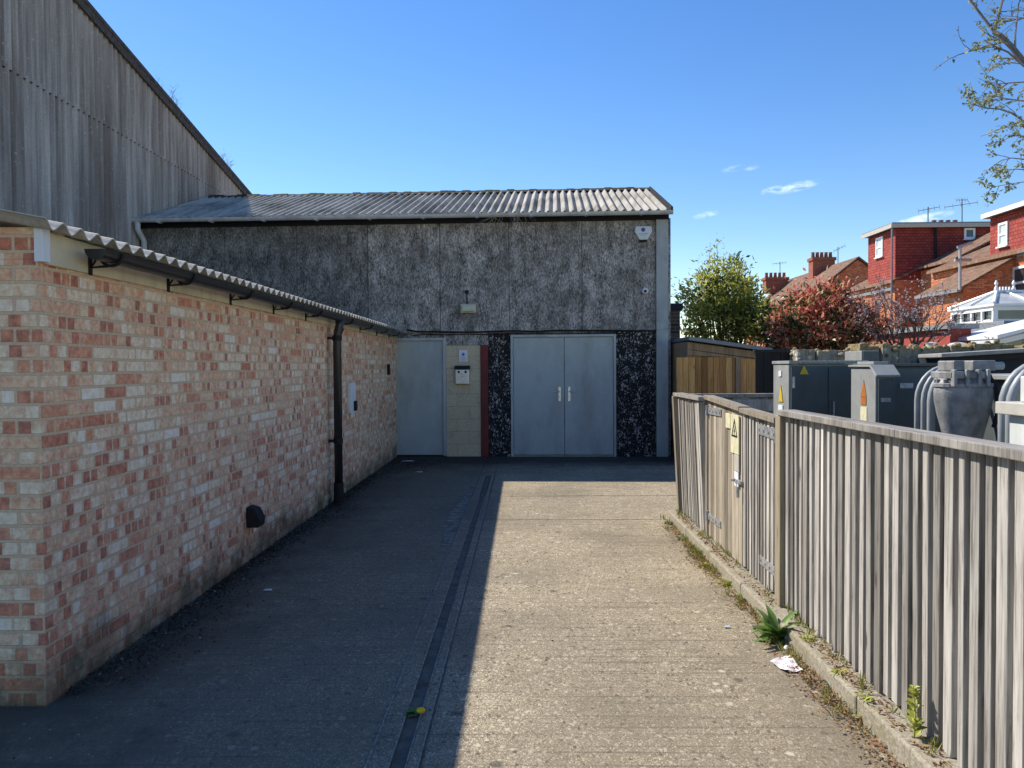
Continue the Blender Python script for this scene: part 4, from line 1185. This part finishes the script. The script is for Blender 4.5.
# conservatory with roof lantern
LXN, LYN = 10.95, 18.0
c0 = at(990, 306, 18.0)
cons = thing('garden_room', 'white garden room with glazed roof lantern behind the dark shed', 'conservatory', (LXN, LYN, 0))
zf = at(985, 321, 18).z
LY1 = LYN + 1.75
MB().box(LXN - .3, 16, LYN - .9, LY1 + .5, 0, zf - .32).build('wall', M['cab_white'], cons)
MB().box(LXN - .42, 16, LYN - 1.0, LY1 + .6, zf - .315, zf - .05).build('flat_roof', M['lead'], cons, bevel=.01)
ze = c0.z
xL1 = 14.5
lf = MB()
up = zf - .045
for (a, b_) in (((LXN, LYN), (LXN, LY1)), ((LXN, LYN), (xL1, LYN))):
    a = Vector((*a, 0)); b_ = Vector((*b_, 0)); d = (b_ - a); n_ = Vector((0, 0, 1)).cross(d).normalized()
    lf.obox(a + Vector((0, 0, up)), d, n_ * .06, (0, 0, .09)); lf.obox(a + Vector((0, 0, ze - .10)), d, n_ * .06, (0, 0, .10))
    m_ = 4
    for i in range(m_ + 1):
        q = a + d * i / m_ * .985
        lf.obox(q + Vector((0, 0, up + .09)), d.normalized() * .06, n_ * .05, (0, 0, ze - up - .19))
lf.box(LXN - .1, xL1, LYN - .1, LY1 + .1, ze, ze + .05)
A1 = Vector((LXN + .55, LYN + .88, ze + .40)); A2 = Vector((xL1 - .55, LYN + .88, ze + .40))
cor = [Vector((LXN - .08, LYN - .08, ze + .05)), Vector((xL1, LYN - .08, ze + .05)), Vector((xL1, LY1 + .08, ze + .05)), Vector((LXN - .08, LY1 + .08, ze + .05))]
for c, a in ((cor[0], A1), (cor[3], A1), (cor[1], A2), (cor[2], A2), (A1, A2), (cor[0] * .5 + cor[3] * .5, A1)):
    lf.tube([c + Vector((0, 0, .02)), a + Vector((0, 0, .02))], .035, 6)
for t in (.25, .5, .75):
    lf.tube([cor[0].lerp(cor[1], t) + Vector((0, 0, .02)), A1.lerp(A2, min(max((t - .2) / .6, 0), 1)) + Vector((0, 0, .02))], .028, 6)
lo = lf.build('lantern_frame', M['upvc'], cons)
MB().add([cor[0], cor[1], A2, A1, cor[3], cor[2]], [(0, 1, 2, 3), (4, 0, 3), (1, 5, 2), (5, 4, 3, 2)]).build('lantern_glass', M['lantern_glass'], lo)
MB().box(LXN + .02, xL1, LYN + .02, LY1, up + .09, ze - .1).build('side_glass', M['glass'], lo)
fn = MB()
for q in (A1, A1 + Vector((.42, 0, 0))):
    fn.lathe([(.04, 0), (.05, .05), (.02, .12), (.045, .18), (.01, .26)], q + Vector((0, 0, .03)), 8)
for i in range(4):
    fn.box(A1.x + .08 + i * .075, A1.x + .11 + i * .075, A1.y - .02, A1.y + .02, A1.z + .03, A1.z + .13)
fn.build('finial', M['upvc'], cons)
# second white glazed lean-to
g0 = at(994, 333, 13.5)
ln = thing('glazed_lean_to', 'white framed glazed lean-to at the right edge under the lantern', 'conservatory', (9.6, 13.8, 0))
x_ = g0.x
zt_ = g0.z
MB().obox((x_, 13.4, zt_ - .10), (3, 0, .72), (0, 1.6, 0), (0, 0, .06)).build('roof', M['upvc'], ln)
lw = MB()
for i in range(7):
    lw.box(x_ + .1 + i * .42, x_ + .17 + i * .42, 13.5, 13.56, 0, zt_ - .14 + i * .10)
lw.box(x_ + .1, x_ + 3, 13.495, 13.565, 1.55, 1.72); lw.prism([(x_ + .1, 13.496, zt_ - .2), (x_ + 3, 13.496, zt_ + .50), (x_ + 3, 13.496, zt_ + .59), (x_ + .1, 13.496, zt_ - .11)], (0, .06, 0))
lw.build('frame', M['upvc'], ln)
MB().prism([(x_ + .12, 13.52, 1.6), (x_ + 3, 13.52, 1.6), (x_ + 3, 13.52, zt_ + .56), (x_ + .12, 13.52, zt_ - .12)], (0, .012, 0)).build('glass', M['glass'], ln)
# small red building and cowls
rb = thing('red_outbuilding', 'low red painted outbuilding with grey roof behind the bare shrub', 'outbuilding', (8.5, 15, 0))
q0 = at(950, 334, 14.6); q1 = at(971, 334, 14.6)
zt_ = at(950, 329, 14.6).z
MB().box(q0.x, q1.x, 14.6, 17.6, 0, zt_).build('wall', M['red_render'], rb)
MB().box(q0.x - .1, q1.x + .1, 14.5, 17.7, zt_ + .002, zt_ + .10).build('roof', M['lead'], rb)
for px__, lab in ((958, 'squat pale vent cowl over the dark shed roof'), (932, 'small pale vent cowl left of the squat one')):
    q = at(px__, 347, 9.6)
    tag(MB().lathe([(.07, -.16), (.07, 0), (.115 if px__ == 958 else .07, .0), (.115 if px__ == 958 else .07, .03), (.08, .05), (.01, .06)], q, 14).build('vent_cowl', M['concrete_pipe'], smooth=False), lab, 'vent')

# ================================================================== VEGETATION
def bush(name, label, cx, cy, blobs, nclump, nleaf, L, W, m_list, cat='bush', sig=.14, up=.6):
    """blobs: ellipsoids (x,y,z,rx,ry,rz) that the leaf clumps fill; m_list: (material, share, part name)"""
    root = thing(name, label, cat, (cx, cy, 0))
    st = MB(); mbs = [MB() for _ in m_list]
    tot = sum(b[3] * b[4] * b[5] for b in blobs)
    for bx, by, bz, rx_, ry_, rz__ in blobs:
        k = max(3, int(nclump * rx_ * ry_ * rz__ / tot))
        for i in range(k):
            d = rdir(); r_ = rnd(.35, 1.0) ** .45
            c = Vector((bx + d.x * rx_ * r_, by + d.y * ry_ * r_, bz + d.z * rz__ * r_))
            base = Vector((cx + rnd(-.15, .15), cy + rnd(-.15, .15), rnd(.1, .5)))
            if i % 3 == 0:
                mid = base.lerp(c, .55) + rdir() * .1
                st.tube([base, mid, c], [.022, .014, .004], 5)
            w_ = random.random(); acc = 0; ix = 0
            for j, (_, sh_, _) in enumerate(m_list):
                acc += sh_
                if w_ <= acc: ix = j; break
            outd = (c - Vector((bx, by, bz))).normalized()
            sg_ = sig * rnd(.6, 1.4)
            for _ in range(nleaf):
                p = c + Vector((random.gauss(0, sg_), random.gauss(0, sg_), random.gauss(0, sg_ * .9)))
                dd = (rdir() + outd * .7 + Vector((0, 0, up * .5))).normalized()
                mbs[ix].leaf(p, dd, rdir(1.2), L * rnd(.6, 1.3), W * rnd(.6, 1.3))
    st.build('stems', M['twig'], root)
    for mb, (m_, _, pn) in zip(mbs, m_list):
        if mb.f: mb.build(pn, m_, root)
    return root
D = 17.5
def blob(px, py, Y, rpx, rpy, ry):
    q = at(px, py, Y); s_ = Y / F
    return (q.x, Y, q.z, rpx * s_, ry, rpy * s_)
bush('bamboo_bush', 'tall yellow-green bush with a wispy top behind the timber shed', at(730, 330, D).x, D,
     [blob(722, 320, D, 38, 24, .8), blob(704, 296, D, 20, 20, .6), blob(728, 297, D, 24, 24, .65), blob(738, 276, D, 14, 15, .4), blob(714, 272, D, 11, 12, .35), blob(733, 268, D, 9, 9, .25), blob(701, 280, D, 10, 9, .3), blob(748, 306, D, 17, 20, .5), blob(757, 326, D, 14, 14, .4)],
     250, 36, .13, .046, [(M['leaf_bush'], .84, 'leaves'), (M['leaf_dark'], .16, 'dark_leaves')], sig=.12)
bush('wispy_shrub', 'thin wispy sprays of small leaves rising at the top of the yellow-green bush', at(716, 280, D + .3).x, D + .3,
     [blob(714, 254, D + .3, 6, 12, .15), blob(704, 262, D + .3, 5, 7, .1)], 12, 8, .08, .028, [(M['leaf_tree'], 1, 'leaves')], 'shrub', sig=.09)
bush('laurel_bush', 'low dark green bush between yellow-green bush and red photinia', at(768, 335, 16.5).x, 16.5,
     [blob(765, 325, 16.5, 14, 16, .4), blob(778, 340, 16.5, 10, 14, .4)], 70, 40, .11, .055, [(M['leaf_dark'], .55, 'dark_leaves'), (M['leaf_bush'], .45, 'leaves')], sig=.11)
D = 15.0
bush('photinia_bush', 'round photinia bush with red young leaves over dark green ones', at(820, 340, D).x, D,
     [blob(822, 328, D, 40, 24, .9), blob(817, 306, D, 26, 18, .7), blob(797, 336, D, 22, 18, .6), blob(850, 328, D, 18, 22, .6), blob(835, 296, D, 14, 12, .4)],
     280, 38, .12, .055, [(M['leaf_red'], .60, 'red_leaves'), (M['leaf_dark'], .42, 'dark_leaves')], sig=.12)
D = 14.0
cx = at(905, 345, D).x
bush('photinia_bush', 'thin reddish shrub growing just right of the round photinia', at(866, 345, D + .3).x, D + .3, [blob(868, 325, D + .3, 16, 20, .4)], 26, 22, .07, .03, [(M['leaf_red'], .8, 'red_leaves'), (M['leaf_dark'], .2, 'dark_leaves')], sig=.12)

def grow(mb, lmb, p, d, L, r, depth, leaf, spread=.6, upb=.15, segs=4, minr=.0025, kids=(2, 3)):
    pts = [p.copy()]; q = p.copy(); dd = d.copy()
    for i in range(segs):
        dd = (dd + Vector((random.gauss(0, .16), random.gauss(0, .16), random.gauss(0, .12) + upb * .15))).normalized()
        q = q + dd * L / segs; pts.append(q.copy())
    rr = [max(minr, r * (1 - .55 * i / segs)) for i in range(segs + 1)]
    mb.tube(pts, rr, 7 if r > .03 else 5, cap=False)
    if depth == 0:
        leaf(lmb, pts); return
    for i in range(random.randint(*kids)):
        t = rnd(.35, 1.0); k = min(int(t * segs), segs - 1)
        b = pts[k].lerp(pts[k + 1], t * segs - k)
        nd = (dd + rdir() * spread * 1.2).normalized()
        grow(mb, lmb, b, nd, L * rnd(.5, .75), rr[k] * .6, depth - 1, leaf, spread, upb, segs, minr, kids)
    grow(mb, lmb, pts[-1], (dd + rdir() * spread * .4).normalized(), L * .65, rr[-1] * .9, depth - 1, leaf, spread, upb, segs, minr, kids)

def blos(lmb, pts):
    for i in range(3):
        p = random.choice(pts) + rdir() * .03
        lmb.leaf(p, rdir(), rdir(), .045, .04)
random.seed(21)
bt = thing('blossom_shrub', 'bare branching shrub with sparse pink-white blossom before the houses', 'shrub', (cx, D, 0))
mb, lm = MB(), MB()
for i in range(11):
    d = Vector((-1.0 + 2.0 * (i + .5) / 11 + rnd(-.15, .15), rnd(-.5, .5), 1.15)).normalized()
    grow(mb, lm, Vector((cx + rnd(-.15, .15), D + rnd(-.15, .15), 1.5)), d, rnd(.65, .85), .034, 3, blos, .65, .1)
mb.tube([(cx, D, 0), (cx, D, 1.6)], [.09, .07], 8)
mb.build('branches', M['twig'], bt); lm.build('blossom', M['blossom'], bt)

# overhanging tree on the right
TY = 8.2
random.seed(8)
tt = thing('silver_birch', 'tree with thin spring leaves reaching in from the top right corner', 'tree', (9.0, TY + .5, 0))
mb, lm = MB(), MB()
def twl(lmb, pts):
    for i in range(6):
        k = random.randint(0, len(pts) - 2)
        p = pts[k].lerp(pts[k + 1], random.random()) + rdir() * .02
        dd = (rdir() + Vector((0, 0, -.5))).normalized()
        lmb.leaf(p, dd, rdir(.5), rnd(.03, .06), rnd(.018, .032))
trunk = [Vector((9.0, TY + .5, 0)), Vector((8.9, TY + .45, 2.0)), Vector((8.6, TY + .3, 4.2)), Vector((8.2, TY + .2, 6.5)), Vector((8.0, TY, 9.0))]
mb.tube(trunk, [.24, .20, .16, .11, .05], 12)
def limb(pix, Y, r0, r1, start=None, kids=6, kl=.5, dep=1):
    pts = [at(a, b_, Y + i * .05) for i, (a, b_) in enumerate(pix)]
    if start is not None: pts = [start] + [start.lerp(pts[0], .5) + Vector((0, 0, -.05))] + pts
    n = len(pts); rr = [r0 + (r1 - r0) * i / (n - 1) for i in range(n)]
    mb.tube(pts, rr, 7, cap=False)
    for i in range(kids):
        t = rnd(.25, 1) * (n - 1); k = min(int(t), n - 2)
        b = pts[k].lerp(pts[k + 1], t - k)
        d = ((pts[k + 1] - pts[k]).normalized() + rdir() * .8).normalized()
        grow(mb, lm, b, d, kl * rnd(.5, 1.1), max(.004, rr[k] * .4), dep, twl, .7, -.2, 3, .0022, (1, 2))
    return pts
m1 = limb([(1040, 75), (1024, 62), (1012, 47), (1000, 35), (994, 32)], TY - .2, .036, .024, trunk[2], 5, .45)
limb([(994, 32), (985, 20), (976, 8), (968, -3), (955, -22), (948, -40)], TY, .016, .007, None, 6, .2)
limb([(994, 32), (998, 18), (1001, 6), (1004, -8), (1010, -35)], TY, .017, .010, None, 4, .4)
limb([(1045, 72), (1024, 66), (1008, 52), (992, 45), (984, 40)], TY - .4, .014, .005, None, 6, .25)
limb([(1060, 150), (1035, 130), (1024, 121), (1012, 113), (1000, 109), (985, 108), (972, 104), (962, 103)], TY - .3, .018, .004, trunk[2], 9, .28)
limb([(1050, 110), (1024, 101), (1008, 99), (995, 96)], TY - .6, .010, .004, None, 7, .25)
limb([(1050, 82), (1024, 82), (1008, 83), (998, 84)], TY - .1, .010, .004, None, 6, .22)
limb([(1060, 165), (1030, 160), (1012, 158), (1002, 160)], TY - .5, .009, .003, None, 5, .16)
limb([(1055, 140), (1030, 137), (1014, 135), (1005, 135)], TY - .2, .009, .003, None, 5, .18)
limb([(1065, 190), (1030, 181), (1010, 184), (992, 187)], TY - .5, .009, .003, trunk[2], 6, .14)
limb([(1060, 175), (1030, 170), (1015, 169), (1004, 171)], TY - .4, .009, .003, None, 5, .14)
limb([(1050, 20), (1024, 18), (1014, 20), (1006, 22)], TY - .2, .010, .004, None, 7, .25)
for i in range(9):
    k = random.randint(2, 4); d = Vector((rnd(-.5, 1), rnd(-1, 1), rnd(0, .8))).normalized()
    grow(mb, lm, trunk[k].copy() + Vector((.15, 0, 0)), (d + Vector((.6, 0, .1))).normalized(), 1.6, .045, 2, twl, .6, .1, 4, .003)
mb.build('branches', M['bark'], tt); lm.build('crown', M['leaf_tree'], tt)

# weeds
def rosette(name, label, base, n, L0, L1, W, mat_, zl=.6, cat='weed', group=None):
    mb = MB(); base = Vector(base)
    for i in range(n):
        a = rnd(0, 2 * math.pi); e = rnd(.15, 1.2) * zl
        d = Vector((math.cos(a), math.sin(a), e)).normalized(); Ln = rnd(L0, L1)
        s_ = d.cross(Vector((0, 0, 1))).normalized()
        prev = None; b = len(mb.v); K = 5
        p = base + Vector((rnd(-.02, .02), rnd(-.02, .02), 0)); dd = d.copy()
        for k in range(K + 1):
            t = k / K; wv = W * math.sin(math.pi * min(.97, .12 + t * .88)) * rnd(.85, 1.15)
            nz = s_.cross(dd) * wv * .25
            mb.v += [p - s_ * wv * .5 + nz, p.copy(), p + s_ * wv * .5 + nz]
            dd = (dd + Vector((0, 0, -.22))).normalized()
            p = p + dd * Ln / K
        for k in range(K):
            o = b + k * 3
            mb.f += [[o, o + 1, o + 4, o + 3], [o + 1, o + 2, o + 5, o + 4]]
    for v_ in mb.v:
        if v_.z < .004: v_.z = .004
    o = mb.build(name, mat_, smooth=True)
    return tag(o, label, cat, group)
q = gnd(779, 641)
rosette('dock_plant', 'leafy green dock weed growing at the kerb by the pale yellow post', q, 46, .10, .25, .048, M['leaf_weed'], 2.2)
tw = [(671, 524, 'tiny green tuft at the kerb end under the leaning fence panel', .05, .10, 'leaf_weed'),
      (683, 540, 'small green tuft at the kerb below the boarded gate, farthest of the three', .06, .10, 'leaf_weed'),
      (697, 555, 'wide green tuft at the kerb below the boarded gate', .08, .13, 'leaf_weed'),
      (706, 567, 'thin yellowish tuft at the kerb between the gate leaves', .06, .11, 'leaf_yellow'),
      (728, 585, 'yellow-green grassy tuft at the kerb below the slatted gate', .08, .14, 'leaf_yellow'),
      (744, 600, 'small grassy tuft just behind the dock weed', .05, .10, 'leaf_weed'),
      (836, 690, 'small grey-green sprig in the kerb litter before the leaflet', .05, .09, 'leaf_weed'),
      (868, 722, 'low sparse tuft in the kerb litter beside the tall yellow weed', .05, .09, 'leaf_yellow')]
for px__, py__, lab, a, b_, mk in tw:
    rosette('weed_tuft', lab, gnd(px__, py__), 26, a, b_, .012, M[mk], 1.5, 'weed', 'weeds along the kerb')
q = gnd(914, 737, .10)
mb = MB()
mb.tube([q, q + Vector((.005, .0, .10)), q + Vector((-.004, 0, .21))], [.005, .004, .002], 5)
for i in range(46):
    z = rnd(.0, .20); a = rnd(0, 6.3)
    mb.leaf(q + Vector((0, 0, z)), Vector((math.cos(a), math.sin(a), .5)).normalized(), Vector((0, 0, 1)), .055 * (1.1 - z * 3.2), .032 * (1.1 - z * 2.5))
tag(mb.build('sow_thistle', M['leaf_yellow']), 'bright yellow-green upright weed against the near fence slats', 'weed')
for px__, py__, lab in ((806, 640, 'short grass tuft under the slats by the dock weed'), (838, 672, 'short grass tuft under the slats halfway along the near fence'), (866, 700, 'short grass tuft under the slats before the upright yellow weed')):
    rosette('grass_tuft', lab, gnd(px__, py__, .10) , 16, .03, .07, .008, M['leaf_yellow'], 1.4, 'weed', 'grass tufts on the kerb')
    bpy.context.scene.collection.objects[-1]
q = gnd(412, 712)
dd_ = thing('dandelion', 'yellow dandelion growing in the drain channel groove', 'flower', q)
o = rosette('leaves', '', q, 14, .03, .07, .02, M['leaf_weed'], .8)
for k in ('label', 'category'):
    if k in o: del o[k]
o.parent = dd_; o.data.transform(Matrix.Translation(-Vector(q)))
q2 = gnd(421, 712, .02) - q
MB().tube([(0, 0, .01), (q2.x * .6, q2.y, .025), (q2.x, q2.y, .022)], .003, 5).build('stem', M['leaf_weed'], dd_, local=True)
MB().lathe([(.006, -.006), (.017, 0), (.021, .008), (.013, .015), (.002, .018)], (q2.x, q2.y, .022), 14).build('flower_head', M['dandelion'], dd_, local=True)

# litter and debris
mb = MB()
for i in range(5200):
    y = rnd(2.6, 8.0); x = 1.497 - abs(random.gauss(0, .07))
    if random.random() < .25: x = 1.53 + abs(random.gauss(.03, .03)); z = .101
    else: z = rnd(.003, .02)
    if x < 1.33 and random.random() < .6: continue
    if (math.sin(y * 5.3) + math.sin(y * 2.1 + 1)) < rnd(-1.6, 1.0): continue
    mb.leaf((x, y, z), Vector((rnd(-1, 1), rnd(-1, 1), rnd(-.1, .5))).normalized(), rdir(2), rnd(.01, .03), rnd(.006, .015))
tag(mb.build('leaf_litter', M['dry']), 'brown dry leaf litter gathered along the kerb foot', 'leaves', kind='stuff')
mb = MB()
for i in range(420):
    y = rnd(2.7, 8.05)
    if math.sin(y * 3.1 + .5) + .6 * math.sin(y * 7.7) < rnd(-1.2, .9): continue
    top = random.random() < .3
    b0 = Vector((1.585 + rnd(-.03, .04), y, .097)) if top else Vector((1.485 - abs(random.gauss(0, .035)), y, 0))
    for k in range(random.randint(4, 10)):
        d = Vector((random.gauss(0, .5), random.gauss(0, .5), 1)).normalized(); Ln = rnd(.02, .075)
        mb.leaf(b0 + Vector((rnd(-.015, .015), rnd(-.02, .02), 0)), d, rdir(), Ln, rnd(.004, .010))
tag(mb.build('kerb_grass', M['leaf_grass']), 'short yellow-green grass and moss sprouting along the kerb joint', 'grass', kind='stuff')
mb = MB()
for i in range(7500):
    y = 3.7 + 10 * random.random() ** 1.0; x = WX + abs(random.gauss(0, .10 + .10 * max(0, math.sin(y * 1.7))))
    if y > 11.5: x = WX + abs(random.gauss(0, .45))
    if y > 13.5: continue
    mb.leaf((x, y, rnd(.003, .014)), Vector((rnd(-1, 1), rnd(-1, 1), rnd(-.1, .4))).normalized(), rdir(2), rnd(.008, .03), rnd(.005, .018))
for i in range(260):
    mb.leaf((rnd(-2.2, 1.3), rnd(2.6, 12.5), .003), Vector((rnd(-1, 1), rnd(-1, 1), .2)).normalized(), rdir(2), rnd(.008, .018), rnd(.005, .012))
tag(mb.build('dark_debris', M['dark_litter']), 'dark leaf crumbs and grit along the foot of the brick wall', 'debris', kind='stuff')
c = [gnd(770, 662, .012), gnd(785, 671, .010), gnd(803, 671, .014), gnd(789, 654, .014)]
mb = MB()
NX = 7
for i in range(NX):
    for j in range(NX):
        a = c[0].lerp(c[1], i / (NX - 1)); b_ = c[3].lerp(c[2], i / (NX - 1))
        p = a.lerp(b_, j / (NX - 1)); p.z += .006 * math.sin(i * 1.3 + j) + rnd(0, .004)
        mb.v.append(p)
for i in range(NX - 1):
    for j in range(NX - 1):
        mb.f.append([i * NX + j, (i + 1) * NX + j, (i + 1) * NX + j + 1, i * NX + j + 1])
tag(mb.build('leaflet', M['paper'], solid=.0012), 'crumpled white and pink leaflet lying on the drive at the kerb', 'litter')
q = gnd(787, 648, .02)
mb = MB()
prof = [(.003, -.012), (.014, -.007), (.017, .002), (.011, .010), (.002, .014)]
mb.lathe(prof, q, 9, 1, 1.2)
for v_ in mb.v: v_ += rdir() * .003
tag(mb.build('paper_scrap', M['paper']), 'small balled white paper scrap behind the leaflet', 'litter')
for px__, py__, lab, s_ in ((408, 461, 'flat white scrap in front of the single grey door', .11), (419, 472, 'tiny pale scrap on the dark ground before the cream pier', .06), (727, 627, 'tiny blue-grey scrap on the sunlit concrete', .018), (268, 590, 'pale leaf scrap on shaded concrete by the brick wall', .03)):
    q = gnd(px__, py__, .006)
    mb = MB(); mb.prism([q + Vector((-s_, -s_ * .4, 0)), q + Vector((s_, -s_ * .5, 0)), q + Vector((s_ * .9, s_ * .3, .004)), q + Vector((-s_ * .7, s_ * .5, 0))], (0, 0, .004))
    tag(mb.build('paper_scrap', M['paper'] if px__ != 727 else M['pale_blue']), lab, 'litter')

# ================================================================== LIGHT
sdir = Vector((-.82, .66, 1.0)).normalized()       # towards the sun
el = math.asin(sdir.z); az = math.atan2(sdir.x, sdir.y)
sd_ = bpy.data.lights.new('sun', 'SUN'); sd_.energy = 3.7; sd_.angle = R(.53); sd_.color = (1, .93, .82)
so = bpy.data.objects.new('sun', sd_); C.objects.link(so)
so.rotation_euler = sdir.to_track_quat('Z', 'Y').to_euler()
wd_ = bpy.data.worlds.new('World'); scene.world = wd_; wd_.use_nodes = True
t = NT(wd_.node_tree); wd_.node_tree.nodes.clear()
sky = t.n('ShaderNodeTexSky', sky_type='NISHITA', sun_disc=False, sun_elevation=el, sun_rotation=az, altitude=0, air_density=1.0, dust_density=.05, ozone_density=4.0)
col = t.n('ShaderNodeHueSaturation', {'Saturation': 1.26, 'Hue': .515, 'Color': sky.outputs[0]}).outputs[0]
col = t.mix(1.0, col, (1.0, .92, .76), 'MULTIPLY')
gen = t.co('Generated')
nz = t.noise(t.mp(gen, (60, 60, 190)), 1.0, 6, .65)
mask = None
for px__, py__, a, b_, st in ((795, 187, .030, .0065, .55), (774, 190, .018, .005, .5), (734, 168.5, .016, .004, .3), (752, 168, .010, .003, .25), (706, 215, .018, .0045, .4), (922, 219, .034, .0055, .8), (1030, 207, .04, .009, .8)):
    c = ray(px__, py__); u = c.cross(Vector((0, 0, 1))).normalized(); v = u.cross(c).normalized()
    u2 = (u * math.cos(.14) + v * math.sin(.14)); v2 = (v * math.cos(.14) - u * math.sin(.14))
    du = t.m('DIVIDE', t.n('ShaderNodeVectorMath', {0: t.n('ShaderNodeVectorMath', {0: gen, 1: tuple(c)}, operation='SUBTRACT').outputs[0], 1: tuple(u2)}, operation='DOT_PRODUCT').outputs['Value'], a)
    dv_ = t.m('DIVIDE', t.n('ShaderNodeVectorMath', {0: t.n('ShaderNodeVectorMath', {0: gen, 1: tuple(c)}, operation='SUBTRACT').outputs[0], 1: tuple(v2)}, operation='DOT_PRODUCT').outputs['Value'], b_)
    r2_ = t.m('ADD', t.m('MULTIPLY', du, du), t.m('MULTIPLY', dv_, dv_))
    m_ = t.m('SUBTRACT', 1.0, r2_, True)
    f = t.m('MULTIPLY', t.m('GREATER_THAN', t.n('ShaderNodeVectorMath', {0: gen, 1: tuple(c)}, operation='DOT_PRODUCT').outputs['Value'], .5), st)
    m_ = t.m('MULTIPLY', m_, f)
    mask = m_ if mask is None else t.m('MAXIMUM', mask, m_)
mk = t.m('MULTIPLY', t.m('MULTIPLY', mask, .7), t.ramp(nz, [(.40, 0), (.62, 1)]), True)
col = t.mix(mk, col, (7.5, 7.8, 8.2))
bgn = t.n('ShaderNodeBackground', {'Color': col, 'Strength': .12})
t.n('ShaderNodeOutputWorld', {'Surface': bgn.outputs[0]})
vs = scene.view_settings
vs.view_transform = 'Standard'; vs.look = 'None'; vs.exposure = 1.0; vs.gamma = 1; vs.use_curve_mapping = False
